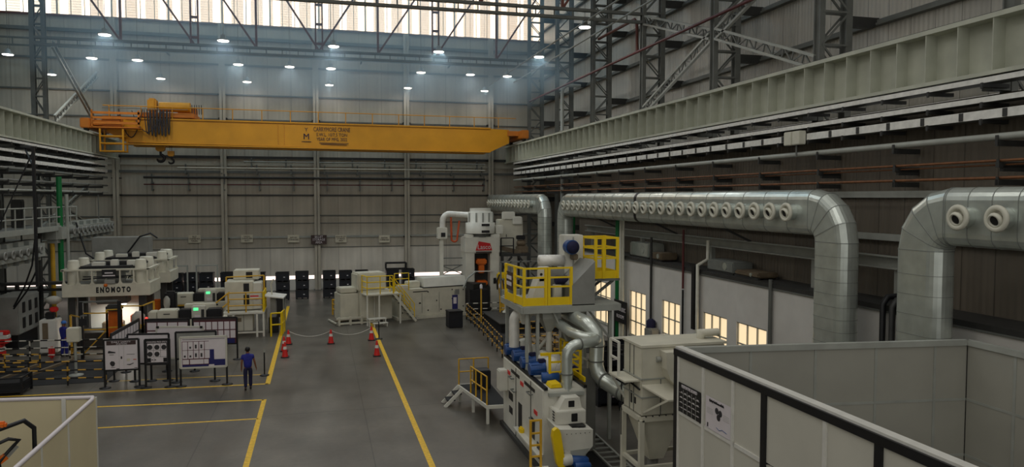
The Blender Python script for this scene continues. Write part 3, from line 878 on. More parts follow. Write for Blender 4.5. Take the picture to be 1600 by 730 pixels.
MB().lathe((15.25, 31.85, 1.6), (0, 0, 1), [(0.22, 0), (0.22, 0.3), (0.1, 0.4)], 14).build('motor', 'navy', f)
# things on the office roof
def roof_unit(x, y, w_, d, h, m, label, name='duct_box'):
    t = thing(name, label, 'ventilation box', (x, y, 4.75))
    MB().rbox((x - w_/2, y - d/2, 4.8), (x + w_/2, y + d/2, 4.75 + h), 0.05).build('casing', m, t)
    MB().cyl((x - w_/2 - 0.02, y - d * 0.2, 4.75 + h * 0.6), (x + w_/2 + 0.02, y - d * 0.2, 4.75 + h * 0.6), h * 0.3, 14).build('fan_drum', 'galv', t)
    MB().box((x - w_/2, y - d/2, 4.75), (x - w_/2 + 0.1, y + d/2, 4.82)).box((x + w_/2 - 0.1, y - d/2, 4.75), (x + w_/2, y + d/2, 4.82)).build('foot', 'dark', t)
roof_unit(16.15, 34.3, .9, 2.2, 0.75, 'galv', 'silver ventilation box on the office roof beside the green pipe')
roof_unit(16.1, 32.2, 0.9, 1.0, 0.4, 'brownstuff', 'brown crate on the office roof next to the silver box', 'crate_box')
roof_unit(16.1, 26.4, .9, 2.0, 0.5, 'galvdark', 'dark ventilation drum on the office roof under the nozzle duct')
roof_unit(16.1, 24.5, 0.9, 1.6, 0.25, 'brownstuff', 'low brown box on the office roof under the nozzle duct', 'crate_box')
# support beam under the duct
bm_ = thing('support_beam', 'pale steel beam on posts behind the big nozzle duct', 'beam', (16.1, 30, 4.75))
MB().box((16.0, 17, 5.72), (16.2, 43, 5.76)).box((16.0, 17, 6.06), (16.2, 43, 6.1)).box((16.16, 17, 5.72), (16.2, 43, 6.1)).build('beam', 'steel_light', bm_)
for y in (17.5, 21.2, 27.9, 34.9, 42.0): MB().box((16.1, y - 0.09, 4.75), (16.28, y + 0.09, 5.75)).build('post', 'steel_light', bm_)
for y in (19.2, 25, 31, 38): MB().bar((16.15, y, 6.1), (14.9, y, 6.66), 0.08).build('strut', 'dark', bm_)
for k, z in enumerate((6.6, 7.9)): tag(MB().box((16.6, 9, z - 0.1), (16.74, 46, z + 0.1)).build('cross_rail', 'steel_light'), 'pale horizontal rail along the lattice columns behind the duct legs, %s of two' % ('lower', 'upper')[k], 'rail')

# ================================================================== galvanised air ducts
DX0, DX1 = 14.2, 14.92
def oval(hw, n=5, cr=0.3):
    """rounded rectangle: x across the depth, t = along the in-plane normal"""
    x0, x1 = DX0, DX1
    pts = []
    for cx, ct, a0 in ((x1 - cr, hw - cr, 0), (x0 + cr, hw - cr, 90), (x0 + cr, -hw + cr, 180), (x1 - cr, -hw + cr, 270)):
        for k in range(n + 1):
            a = R(a0 + 90 * k / n)
            pts.append((cx + cr * math.cos(a), ct + cr * math.sin(a)))
    return pts
def ring(c, nrm, hw, grow=0.0):
    return [(DX0 - grow + (x - DX0) * (1 + 2 * grow / (DX1 - DX0)), c[0] + nrm[0] * t * (1 + grow / hw), c[1] + nrm[1] * t * (1 + grow / hw)) for x, t in oval(hw)]
def elbow(cc, r, a0, a1, n=4):
    return [((cc[0] + r * math.cos(R(a0 + (a1 - a0) * i / n)), cc[1] + r * math.sin(R(a0 + (a1 - a0) * i / n))), (math.cos(R(a0 + (a1 - a0) * i / n)), math.sin(R(a0 + (a1 - a0) * i / n)))) for i in range(n + 1)]
def duct(name, label, stations, seams, nozzles, loc):
    t = thing(name, label, 'air duct', loc, 'big galvanised air ducts')
    MB().loft([ring(c, n, 0.69) for c, n in stations], smooth=False).build('duct_body', 'galv', t)
    for c, n, wd in seams:
        d = (-n[1], n[0])
        a = ring((c[0] - d[0]*wd, c[1] - d[1]*wd), n, 0.69, 0.008); b = ring((c[0] + d[0]*wd, c[1] + d[1]*wd), n, 0.69, 0.008)
        MB().loft([a, b], False).build('seam', 'galvdark', t)
    first = None
    for y in nozzles:
        if first is None:
            y0 = y
            first = MB().lathe((DX0 + 0.02, y, 7.35), (-1, 0, 0), [(0.235, 0), (0.235, 0.24)], 18).build('nozzle', 'galv', t)
            MB().lathe((DX0 - 0.2, y, 7.35), (-1, 0, 0), [(0.23, 0), (0.29, 0.02), (0.3, 0.06), (0.27, 0.1), (0.2, 0.1), (0.17, 0.02)], 20).build('ring', 'cream', first)
            MB().lathe((DX0 - 0.18, y, 7.35), (-1, 0, -0.35), [(0.0, 0), (0.15, 0.05), (0.175, 0.1), (0.15, 0.16), (0.12, 0.17), (0.11, 0.1), (0.0, 0.09)], 16).build('jet', 'cream', first)
            MB().lathe((DX0 - 0.285, y, 7.315), (-1, 0, -0.35), [(0.105, 0), (0.105, 0.025)], 14).build('jet_opening', 'black', first)
        else:
            c = first.copy(); COL.objects.link(c); c.parent = t; c.location = (0, y - y0, 0)
            for g in KIDS(first):
                d = g.copy(); COL.objects.link(d); d.parent = c
    return t
UP, SIDE = (0, 1), (1, 0)
ZC, RB = 7.35, 0.85
# near duct: leg at y ~ 15.1, runs out of the frame
el = elbow((14.05, ZC - RB), RB, 90, 0)
duct('air_duct', 'big galvanised duct with elbow and round jet nozzles close to the panelled booth', [((5.5, ZC), UP)] + el + [((14.05 + RB, 0.0), SIDE)],
     [(c, n, 0.012) for c, n in el[:]] + [((14.0 - 0.62 * k, ZC), UP, 0.008) for k in range(9)] + [((14.9, 5.9 - k * 0.5), SIDE, 0.006) for k in range(10)],
     [13.4 - 0.98 * k for k in range(5)], (14.6, 12, 0))
# middle duct: two legs
e1 = elbow((41.7, ZC - RB), RB, 0, 90); e2 = elbow((19.0, ZC - RB), RB, 90, 180)
e2 = elbow((19.0, ZC - RB), RB, 90, 180)
st = [((41.7 + RB, 0), (1, 0))] + e1 + [((30, ZC), UP)] + e2 + [((19.0 - RB, 0), (-1, 0))]
md = duct('air_duct', 'long galvanised duct with a row of many jet nozzles, over the lit office windows', st,
     [(c, n, 0.012) for c, n in e1 + e2] + [((20.0 + 1.25 * k, ZC), UP, 0.008) for k in range(9)] + [((33.0 + 1.25 * k, ZC), UP, 0.008) for k in range(7)] + [((18.15, 6.1 - k * 0.36), SIDE, 0.006) for k in range(12)] + [((42.55, 6.1 - k * 0.36), SIDE, 0.006) for k in range(12)],
     [19.7 + 0.855 * k for k in range(26)], (14.6, 30, 0))
MB().loft([ring((31.35, ZC), UP, 0.69, 0.012), ring((31.6, ZC), UP, 0.69, 0.012)], False).build('joint_band', 'black', md)
# far duct
e3 = elbow((47.6, ZC - RB), RB, 90, 180)
duct('air_duct', 'far galvanised duct with jet nozzles behind the white forging press', [((62.5, ZC), UP)] + e3 + [((47.6 - RB, 0), (-1, 0))],
     [(c, n, 0.014) for c, n in e3] + [((49 + 1.6 * k, ZC), UP, 0.01) for k in range(8)] + [((46.75, 6.1 - k * 0.4), SIDE, 0.008) for k in range(8)],
     [48.6 + 0.9 * k for k in range(15)], (14.6, 52, 0))

# ================================================================== panelled booth
BX, BY, BZ = 7.05, 13.46, 4.68
bt = thing('panel_booth', 'grey panelled booth with black top rail and aluminium frames', 'booth', (10, 10, 0))
def pane(a, b, z0, z1, m='lightgrey', name='panel', t=0.04):
    return MB().bar((a[0], a[1], (z0+z1)/2), (b[0], b[1], (z0+z1)/2), t, z1 - z0).build(name, m, bt)
ys = [BY, 12.36, 11.33, 10.4, 8.9, 7.85, 6.8, 5.4]
zr = [0.05, 1.0, 2.22, 3.44, BZ]
for i in range(len(ys) - 1):
    for k in range(4): pane((BX, ys[i] - 0.03), (BX, ys[i+1] + 0.03), zr[k] + 0.02, zr[k+1] - 0.02)
for i, y in enumerate(ys):
    blk = i in (0, 3, 5)
    MB().box((BX - 0.05, y - (0.07 if blk else 0.035), 0), (BX + 0.05, y + (0.07 if blk else 0.035), BZ)).build('post', 'black' if blk else 'alu', bt)
MB().box((BX - 0.05, BY - 0.14, 0), (BX - 0.02, BY - 0.08, BZ - 0.1)).build('post', 'alu', bt)
for i in range(len(ys) - 1):
    for z in zr[1:4]:
        if i >= 3 and z == zr[3]: continue
        MB().box((BX - 0.045, ys[i+1] + 0.04, z - 0.035), (BX + 0.045, ys[i] - 0.07, z + 0.035)).build('rail', 'alu', bt)
MB().box((BX - 0.06, 5.3, BZ - 0.1), (BX + 0.02, BY + 0.07, BZ + 0.03)).build('top_rail', 'black', bt)
MB().box((BX - 0.02, 5.3, BZ + 0.02), (BX + 0.14, BY + 0.07, BZ + 0.07)).build('top_cap', 'alu', bt)
# rear wall and far side wall
p0, p1, p2 = Vector((BX, BY, 0)), Vector((13.5, 12.62, 0)), Vector((13.35, 5.3, 0))
def wall_run(a, b, marks, prefix):
    d = (b - a)
    for i in range(len(marks) - 1):
        u, v = a + d * marks[i], a + d * marks[i+1]
        for k in range(4): pane((u.x, u.y), (v.x, v.y), zr[k] + 0.02, zr[k+1] - 0.02, 'panel_shaded')
    for mk in marks:
        q = a + d * mk
        MB().box((q.x - 0.03, q.y - 0.03, 0), (q.x + 0.03, q.y + 0.03, BZ)).build('post', 'steel_light', bt)
    for z in zr[1:4]: MB().bar((a.x, a.y, z), (b.x, b.y, z), 0.055).build('rail', 'steel_light', bt)
    MB().bar((a.x, a.y, BZ + 0.0), (b.x, b.y, BZ + 0.0), 0.12, 0.12).build('top_cap', 'steel_light', bt)
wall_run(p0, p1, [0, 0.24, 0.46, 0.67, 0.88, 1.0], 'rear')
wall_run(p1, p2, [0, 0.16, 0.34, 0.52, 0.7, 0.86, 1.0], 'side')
MB().box((BX - 0.5, BY - 0.05, 0), (BX - 0.04, BY + 0.03, 0.06)).prism([(BX - 0.55, 0), (BX - 0.05, 0), (BX - 0.05, 0.9)], 'xz', BY - 0.03, BY + 0.0).build('foot_brace', 'black', bt)
# notices on the booth
n1 = thing('notice_board', 'black notice with white rows of text on the booth wall', 'notice', (BX - 0.06, 12.9, 3.45))
MB().box((BX - 0.055, 12.42, 3.47), (BX - 0.048, 13.3, 4.07)).build('sheet', 'black', n1)
mb = MB()
for r_ in range(5): mb.box((BX - 0.058, 12.46, 3.47 + 0.1 * r_ + 0.0), (BX - 0.054, 13.26, 3.475 + 0.1 * r_))
for yy in (12.6, 12.76, 12.94, 13.1): mb.box((BX - 0.058, yy, 3.48), (BX - 0.054, yy + 0.004, 3.95))
mb.build('table_rules', 'alu', n1)
text('PREVENTIVE BOARD', 0.09, 'paper', n1, (BX - 0.058, 12.86, 4.01), FACE_X, width=0.62)
for r_ in range(4):
    for c_ in range(5):
        yy = 13.19 - c_ * 0.165
        MB().box((BX - 0.058, yy - 0.04, 3.88 - 0.105 * r_), (BX - 0.054, yy + (0.035 if (r_ + c_) % 3 else 0.0), 3.9 - 0.105 * r_)).build('entry', 'paper', n1)
n2 = thing('poster_sheet', 'white poster with a dark ring emblem and a small chart on the booth wall', 'poster', (BX - 0.06, 11.8, 3.45))
MB().box((BX - 0.045, 11.38, 3.47), (BX - 0.04, 12.24, 4.08)).build('sheet', 'paper', n2)
text('Quality Circle Forum of India', 0.07, 'ink', n2, (BX - 0.05, 11.85, 4.02), FACE_X, width=0.5)
for yy, zz in ((11.84, 3.88), (11.72, 3.86), (11.78, 3.77)):
    MB().lathe((BX - 0.044, yy, zz), (-1, 0, 0), [(0.04, 0), (0.06, 0), (0.06, 0.006), (0.04, 0.006)], 16).build('ring_mark', 'ink', n2)
for a, b_ in ((12.2, 11.98), (11.62, 11.42)):
    mb = MB()
    for k in range(4): mb.box((BX - 0.048, b_, 3.86 - k * 0.03), (BX - 0.044, a, 3.865 - k * 0.03))
    mb.build('text_block', 'steel_light', n2)
MB().tube([(BX - 0.047, 11.85, 3.57), (BX - 0.047, 11.75, 3.54), (BX - 0.047, 11.65, 3.58), (BX - 0.047, 11.5, 3.56)], 0.006, 5).build('chart_line', 'blue', n2)
MB().box((BX - 0.048, 12.14, 3.5), (BX - 0.044, 12.18, 3.58)).build('small_mark', 'ink', n2)
# ================================================================== stripe paint (yellow / black)
def stripes(name, axis, step, c1, c2):
    m = mat(name, c1, 0.5)
    nt = m.node_tree; b = nt.nodes['Principled BSDF']
    tc = [n for n in nt.nodes if n.type == 'TEX_COORD'][0]
    sx = nt.nodes.new('ShaderNodeSeparateXYZ'); nt.links.new(tc.outputs['Object'], sx.inputs[0])
    f = N(nt, 'LESS_THAN', N(nt, 'FRACT', N(nt, 'DIVIDE', N(nt, 'ADD', sx.outputs[axis], 50.0), step)), 0.5)
    mx = nt.nodes.new('ShaderNodeMix'); mx.data_type = 'RGBA'
    nt.links.new(f, mx.inputs['Factor']); mx.inputs['A'].default_value = lin(c1); mx.inputs['B'].default_value = lin(c2)
    nt.links.new(mx.outputs['Result'], b.inputs['Base Color'])
    return m
for ax in 'XYZ':
    M['stripe_' + ax] = stripes('hazard_stripe_' + ax, ax, 0.62 if ax != 'Z' else 0.4, (196, 150, 56), (24, 22, 20))
    M['stripew_' + ax] = stripes('white_stripe_' + ax, ax, 0.62 if ax != 'Z' else 0.5, (206, 200, 186), (24, 22, 20))

# ================================================================== blast machine (white body with blue motors)
bm1 = thing('blast_machine', 'long white blasting machine with blue motors on top and a yellow belt guard', 'machine', (6.6, 21.5, 0))
MB().rbox((6.0, 19.4, 0.12), (7.3, 24.0, 2.38), 0.03).build('body', 'white', bm1)
MB().box((5.9, 19.2, 0), (7.45, 24.1, 0.14)).build('base_frame', 'dark', bm1)
MB().box((5.82, 19.35, 0.5), (6.0, 22.0, 0.56)).build('side_ledge', 'white', bm1)
for y in (20.6, 22.3): MB().box((5.985, y, 0.15), (6.0, y + 0.03, 2.35)).build('door_joint', 'dark', bm1)
for y0, y1, z0, z1 in ((22.7, 23.2, 1.15, 1.4), (22.75, 23.15, 0.7, 0.92), (21.6, 22.0, 0.45, 1.35), (20.2, 20.6, 0.7, 1.3), (21.9, 22.9, 2.1, 2.2), (20.2, 21.3, 2.1, 2.2), (19.55, 19.95, 0.55, 0.75), (19.5, 19.9, 0.3, 0.42)):
    MB().box((5.985, y0, z0), (6.0, y1, z1)).build('vent_opening', 'black', bm1)
for y, z in ((23.2, 2.0), (21.6, 2.02), (20.1, 1.55)): MB().box((5.982, y - 0.16, z - 0.06), (6.0, y + 0.16, z + 0.06)).build('red_plate', 'red', bm1)
for y, z in ((22.9, 1.95), (20.75, 2.0), (20.45, 1.3), (22.6, 1.6)): MB().tube([(6.0, y, z), (5.9, y, z), (5.9, y - 0.35, z), (6.0, y - 0.35, z)], 0.018, 6).build('handle', 'steel', bm1)
MB().rbox((5.7, 23.3, 1.35), (6.0, 23.75, 2.05), 0.03).build('electric_box', 'white', bm1)
MB().rbox((5.86, 21.3, 0.5), (6.0, 21.55, 0.72), 0.04).build('yellow_cover', 'yellow', bm1)
for x in (6.03, 7.2): MB().box((x, 19.35, 2.38), (x + 0.1, 24.0, 2.46)).build('top_rail', 'black', bm1)
MB().box((6.15, 19.3, 2.2), (7.2, 19.4, 2.3)).build('front_lip', 'steel_light', bm1)
for k, y in enumerate((23.75, 22.75, 21.75, 20.8)):
    mo = MB().lathe((6.0, y, 2.66), (1, 0, 0.06), [(0.17, 0), (0.19, 0.03), (0.19, 0.42), (0.2, 0.44), (0.2, 0.48)], 18).build('motor', 'blue', bm1)
    mb = MB()
    for a in range(8): mb.obox((6.2, y + 0.195 * math.cos(R(45 * a)), 2.67 + 0.195 * math.sin(R(45 * a))), (0.34, 0.02, 0.02))
    mb.build('cooling_fins', 'blue', mo)
    MB().rbox((6.28, y - 0.1, 2.82), (6.5, y + 0.1, 2.95), 0.02).build('terminal_box', 'navy', mo)
    MB().lathe((6.48, y, 2.68), (1, 0, 0), [(0.12, 0), (0.3, 0.04), (0.33, 0.2), (0.3, 0.36), (0.12, 0.4)], 18).build('blast_wheel', 'white', bm1)
    MB().rbox((6.45, y - 0.25, 2.4), (6.95, y + 0.25, 2.62), 0.04).build('wheel_casing', 'leathery', bm1)
MB().lathe((6.2, 20.2, 2.55), (0.95, -0.2, 0), [(0.13, 0), (0.15, 0.02), (0.15, 0.5), (0.1, 0.52)], 16).build('motor', 'blue', bm1)
# sacking covers and drop hoppers on the roof
for y, h in ((22.4, 0.55), (21.2, 0.6), (20.4, 0.5)):
    MB().lathe((6.95, y, 2.4), (0, 0, 1), [(0.28, 0), (0.3, h * 0.4), (0.22, h * 0.8), (0.1, h)], 12).build('dust_sleeve', 'leathery', bm1)
# yellow hoops / ladders on the roof
for x0, x1, y in ((6.42, 6.8, 20.1), (7.1, 7.44, 20.3), (7.35, 7.5, 21.5)):
    mb = MB()
    for x in (x0, x1): mb.bar((x, y, 2.38), (x, y, 3.28), 0.07)
    for z in (2.7, 3.0, 3.26): mb.bar((x0, y, z), (x1, y, z), 0.05)
    mb.build('roof_guard', 'yellow', bm1)
mb = MB()
for z in (2.75, 3.0, 3.26): mb.bar((7.46, 20.3, z), (7.46, 22.2, z), 0.05)
for y in (21.2, 22.2): mb.bar((7.46, y, 2.4), (7.46, y, 3.28), 0.06)
mb.bar((6.2, 20.3, 3.2), (6.45, 20.3, 3.2), 0.08); mb.bar((7.4, 19.8, 2.5), (7.4, 21.6, 2.5), 0.05, 0.14)
mb.build('roof_guard', 'yellow', bm1)
MB().prism([(6.25, 2.4), (6.6, 2.4), (6.55, 2.52), (6.3, 2.5)], 'xz', 19.5, 19.95).build('yellow_hatch', 'yellow', bm1)
# discharge end
MB().rbox((6.18, 18.75, 1.56), (7.05, 19.4, 1.93), 0.02).build('window_box', 'white', bm1)
MB().prism([(6.3, 1.9), (7.0, 1.9), (6.93, 2.24), (6.5, 2.24)], 'xz', 18.95, 19.4).build('window_box', 'white', bm1)
for a, b_, z0, z1, y in ((6.62, 6.8, 1.63, 1.86, 18.74), (6.6, 6.78, 1.98, 2.16, 18.94)): MB().rbox((a, y, z0), (b_, y + 0.02, z1), 0.01).build('inspection_window', 'black', bm1)
mb = MB()
for k in range(4): mb.box((6.17, 18.9, 1.62 + k * 0.08), (6.18, 19.05, 1.66 + k * 0.08))
mb.build('side_louvre', 'black', bm1)
MB().prism([(6.1, 1.58), (7.1, 1.5), (7.1, 1.05), (6.85, 0.78), (6.45, 0.78), (6.3, 0.9)], 'xz', 18.35, 19.4).build('discharge_hopper', 'white', bm1)
MB().prism([(6.45, 0.98), (7.0, 1.0), (6.85, 0.8), (6.5, 0.78)], 'xz', 18.33, 18.36).build('chute_lip', 'steel_light', bm1)
MB().box((6.55, 18.5, 1.545), (6.95, 18.85, 1.57)).build('hopper_opening', 'black', bm1)
mb = MB()
for k in range(6): mb.cyl((6.35 + k * 0.13, 18.34, 1.43), (6.35 + k * 0.13, 18.35, 1.43), 0.012, 6)
mb.build('bolt_row', 'dark', bm1)
MB().rbox((6.5, 18.7, 0.14), (7.0, 19.4, 0.8), 0.03).build('hopper_stand', 'dark', bm1)
g = MB()
oc = [(5.9, 1.42), (5.93, 1.6), (6.02, 1.66), (6.1, 1.62), (6.14, 1.5), (6.27, 0.64), (6.24, 0.6), (6.06, 0.62), (6.03, 0.68)]
g.prism(oc, 'xz', 18.2, 18.38)
g.build('belt_guard', 'yellow', bm1)
MB().cyl((6.02, 18.38, 1.5), (6.2, 18.5, 1.5), 0.05, 10).build('shaft', 'dark', bm1)
sm = MB().lathe((6.45, 18.3, 0.72), (1, -0.1, -0.1), [(0.12, 0), (0.14, 0.03), (0.14, 0.42), (0.1, 0.48)], 16).build('gear_motor', 'blue', bm1)
MB().lathe((6.2, 18.3, 0.75), (1, 0, 0), [(0.14, 0), (0.17, 0.08), (0.15, 0.26)], 14).build('gearbox', 'white', sm)
MB().rbox((6.3, 18.15, 0.14), (6.95, 18.45, 0.6), 0.02).build('motor_foot', 'dark', sm)
MB().lathe((6.5, 18.12, 0.62), (1, 0, -0.05), [(0.1, 0), (0.11, 0.02), (0.11, 0.4), (0.08, 0.44)], 14).build('gear_motor', 'blue', bm1)
# gooseneck dust pipe
MB().tube([(6.76, 19.55, 2.2), (6.76, 19.55, 3.25)] + arc((7.12, 19.55, 3.25), 0.36, 180, 90, (1, 0, 0), (0, 0, 1), 6)[1:] + [(7.45, 19.7, 3.62)] + arc((7.45, 20.1, 3.62), 0.38, -90, 70, (1, 0, 0), (0, 1, 0), 7)[1:] + [(7.35, 20.9, 3.7), (7.25, 22.2, 3.86)], 0.155, 16).build('dust_pipe', 'galv', bm1)
for p, q in (((6.76, 19.55, 2.75), (6.76, 19.55, 2.79)), ((7.12, 19.55, 3.61), (7.16, 19.56, 3.61))): MB().cyl(p, q, 0.175, 16).build('pipe_clamp', 'steel', bm1)
# elevator, deck and hoppers carried above
ev = thing('bucket_elevator', 'tall white bucket elevator with yellow-railed deck and blue head motor', 'elevator', (7.6, 22.6, 0))
MB().rbox((7.82, 22.9, 0.0), (8.48, 23.5, 6.56), 0.02).build('tower', 'white', ev)
mb = MB()
for z in (1.2, 2.4, 3.6, 5.2): mb.box((7.78, 22.86, z), (8.52, 23.54, z + 0.06))
mb.box((8.1, 22.87, 5.2), (8.14, 22.9, 6.5)); mb.build('flange', 'steel_light', ev)
hm = MB().lathe((7.96, 22.9, 6.18), (0, -1, 0), [(0.2, 0), (0.22, 0.03), (0.22, 0.3), (0.24, 0.32), (0.24, 0.4)], 18).build('head_motor', 'blue', ev)
MB().lathe((7.96, 22.5, 6.18), (0, -1, 0), [(0.2, 0), (0.21, 0.05), (0.05, 0.08)], 18).build('fan_cowl', 'navy', hm)
MB().rbox((8.0, 22.6, 5.75), (8.2, 22.9, 5.95), 0.03).build('gearbox', 'brownstuff', ev)
# hopper column and deck
DZ = 4.45
dk = MB().box((6.0, 21.5, DZ - 0.1), (9.2, 24.2, DZ)).build('deck', 'steel_light', ev)
for a, b_ in (((6.0, 21.5), (9.2, 21.5)), ((6.0, 24.2), (9.2, 24.2)), ((6.0, 21.5), (6.0, 24.2)), ((9.2, 21.5), (9.2, 24.2))):
    MB().bar((a[0], a[1], DZ - 0.13), (b_[0], b_[1], DZ - 0.13), 0.1, 0.2).build('edge_beam', 'steel_light', dk)
for x, y in ((6.15, 21.6), (6.5, 21.6)): MB().box((x - 0.045, y - 0.045, 2.38), (x + 0.045, y + 0.045, DZ - 0.2)).build('leg', 'steel_light', ev)
for x, y in ((8.95, 21.7), (8.95, 24.0), (6.15, 24.05)): MB().box((x - 0.05, y - 0.05, 2.4 if x < 7 else 0), (x + 0.05, y + 0.05, DZ - 0.2)).build('leg', 'steel_light', ev)
for p, q in (((7.6, 21.6, 3.0), (7.0, 21.6, 4.25)), ((8.95, 21.7, 3.3), (8.2, 21.7, 4.25))): MB().bar(p, q, 0.06).build('knee_brace', 'steel_light', ev)
GP = set()
def guard(path, h, name='guard_rail', m='yellow', toe=0.25):
    for i in range(len(path) - 1):
        a, b_ = Vector(path[i]), Vector(path[i+1])
        mb = MB()
        for k in (0.5, 0.75, 1.0): mb.bar(a + Vector((0, 0, h*k)), b_ + Vector((0, 0, h*k)), 0.045, 0.055)
        if toe: mb.bar(a + Vector((0, 0, toe/2)), b_ + Vector((0, 0, toe/2)), 0.02, toe)
        for e in (a, b_):
            key = (round(e.x, 2), round(e.y, 2))
            if key not in GP: mb.bar(e, e + Vector((0, 0, h + 0.03)), 0.085)
            GP.add(key)
        mb.build(name, m, ev)
guard([(6.05, 21.55, DZ), (6.75, 21.55, DZ)], 1.16); guard([(6.85, 21.55, DZ), (7.58, 21.55, DZ)], 1.16)
guard([(6.05, 21.55, DZ), (5.98, 22.4, DZ), (5.92, 23.3, DZ)], 1.16)
mb = MB()
for z in (5.0, 5.6): mb.bar((5.95, 24.15, z), (7.7, 24.15, z), 0.05)
for k in range(6): mb.bar((5.95 + k * 0.35, 24.15, DZ), (5.95 + k * 0.35, 24.15, 5.62), 0.05)
mb.build('rear_rail', 'steel', ev)
sg = MB().box((5.91, 22.5, 4.82), (5.94, 23.2, 5.4)).build('deck_sign', 'sign_brown', ev)
for z in (5.22, 5.02): MB().box((5.9, 22.55, z - 0.06), (5.915, 23.15, z + 0.06)).build('text_strip', 'paper', sg)
# feed hopper with two eye holes, pulley drum, belt motor
MB().rbox((6.75, 22.3, 5.1), (7.1, 22.5, 5.58), 0.02).build('drive_plate', 'white', ev)
for x in (6.83, 7.0):
    MB().lathe((x, 22.3, 5.34), (0, -1, 0), [(0.045, 0), (0.045, 0.006)], 14).build('slot_hole', 'black', ev)
MB().add([(6.5,22.3,4.5),(7.0,22.3,4.5),(7.0,22.9,4.5),(6.5,22.9,4.5),(6.75,22.3,5.2),(7.1,22.3,5.2),(7.1,22.9,5.2),(6.75,22.9,5.2)], [(0,3,2,1),(4,5,6,7),(0,1,5,4),(1,2,6,5),(2,3,7,6),(3,0,4,7)]).build('feed_chute', 'white', ev)
MB().lathe((6.95, 23.0, 5.72), (1, 0, 0), [(0.08, 0), (0.19, 0.01), (0.19, 0.86), (0.08, 0.88)], 18).build('pulley_drum', 'alu', ev)
MB().rbox((7.15, 22.7, 4.5), (7.75, 23.3, 5.45), 0.03).build('separator_box', 'grey', ev)
MB().lathe((7.3, 22.3, 5.15), (1, 0, 0), [(0.12, 0), (0.14, 0.02), (0.14, 0.4), (0.1, 0.42)], 16).build('belt_motor', 'navy', ev)
MB().rbox((7.25, 22.2, 4.5), (7.5, 22.45, 5.0), 0.02).build('motor_stand', 'white', ev)
# grey gusset panel and small basket
pl = MB().prism([(7.6, 4.42), (8.36, 4.42), (8.36, 5.8), (7.6, 5.05)], 'xz', 21.5, 21.54).build('gusset_panel', 'grey', ev)
MB().add([(7.6,21.54,5.05),(8.36,21.54,5.8),(8.36,23.0,5.8),(7.6,23.0,5.05),(7.6,21.54,5.0),(8.36,21.54,5.75),(8.36,23.0,5.75),(7.6,23.0,5.0)], [(0,1,2,3),(7,6,5,4),(0,4,5,1),(1,5,6,2),(2,6,7,3),(3,7,4,0)]).build('gusset_panel', 'grey', ev)
BZ2 = 5.16
MB().box((8.45, 22.2, BZ2 - 0.08), (9.5, 23.4, BZ2)).build('basket_floor', 'steel', ev)
def basket(p):
    guard(p, 1.32, 'basket_rail')
basket([(8.66, 22.22, BZ2), (9.42, 22.22, BZ2)]); basket([(9.42, 22.22, BZ2), (9.42, 23.35, BZ2)]); basket([(9.42, 23.35, BZ2), (8.5, 23.35, BZ2)]); basket([(8.66, 22.22, BZ2), (8.5, 23.0, BZ2)])
MB().bar((8.93, 22.22, BZ2), (8.93, 22.22, BZ2 + 1.34), 0.1).build('basket_rail', 'yellow', ev)
for y in (22.4, 23.2): MB().bar((9.35, y, BZ2 - 0.08), (8.5, y, 4.45), 0.08).build('knee_brace', 'steel', ev)
# hoppers and spouts below the deck
MB().frustum((6.9, 21.9), (7.05, 22.1), 3.55, (6.7, 21.7), (7.3, 22.4), 4.0).box((6.7, 21.7, 4.0), (7.3, 22.4, 4.3)).build('grit_hopper', 'steel_light', ev)
MB().box((7.62, 22.0, 3.0), (8.1, 22.6, 4.3)).build('return_duct', 'grey', ev)
MB().cyl((7.0, 22.0, 3.6), (7.0, 22.0, 2.45), 0.1, 12).build('grit_spout', 'white', ev)
MB().cyl((7.0, 22.0, 3.4), (6.6, 22.6, 2.6), 0.06, 10).build('grit_spout', 'white', ev)
MB().cyl((6.4, 22.3, 4.3), (6.55, 22.5, 2.7), 0.05, 10).build('grit_spout', 'leathery', ev)
MB().frustum((6.3, 22.6), (6.5, 22.8), 3.7, (6.15, 22.5), (6.7, 23.1), 4.3).build('grit_hopper', 'white', ev)
# silver U pipe on the far end
up = tag(MB().tube([(6.12, 23.0, 2.9), (6.12, 23.0, 3.75)] + arc((6.42, 23.0, 3.75), 0.3, 180, 90, (1, 0, 0), (0, 0, 1), 6)[1:] + [(6.9, 23.1, 4.05), (7.8, 23.3, 4.05)], 0.17, 16).build('exhaust_pipe', 'alu'), 'silver elbow pipe arching under the yellow-railed deck', 'pipe')
# wide pipe to the dust collector
wp = thing('suction_pipe', 'wide silver suction pipe snaking from the elevator down to the dust collector', 'pipe', (8.2, 20, 2))
MB().tube([(7.75, 22.6, 4.05), (7.75, 21.4, 4.02), (7.85, 20.8, 3.95), (8.02, 20.55, 3.7), (8.04, 20.5, 3.4), (8.02, 20.5, 2.75), (8.05, 20.4, 2.5), (8.15, 20.2, 2.32), (8.45, 19.4, 2.12), (8.75, 18.2, 2.5), (8.85, 17.5, 2.6)], 0.22, 18).build('pipe', 'galv', wp)
for p, q in (((8.04, 20.52, 3.3), (8.04, 20.52, 3.34)), ((8.02, 20.5, 2.85), (8.02, 20.5, 2.89)), ((8.14, 20.2, 2.33), (8.16, 20.16, 2.32)), ((8.4, 19.5, 2.14), (8.42, 19.46, 2.135))): MB().cyl(p, q, 0.245, 18).build('clamp_band', 'steel', wp)
cab = thing('filter_cabinet', 'slim blue and grey cabinet behind the white blasting machine', 'cabinet', (8.0, 20.9, 0))
MB().rbox((7.55, 20.7, 0), (8.1, 21.3, 2.6), 0.03).build('cabinet_body', 'grey', cab); MB().rbox((7.5, 20.75, 0.9), (7.6, 21.2, 2.6), 0.02).build('door', 'blue_board', cab)
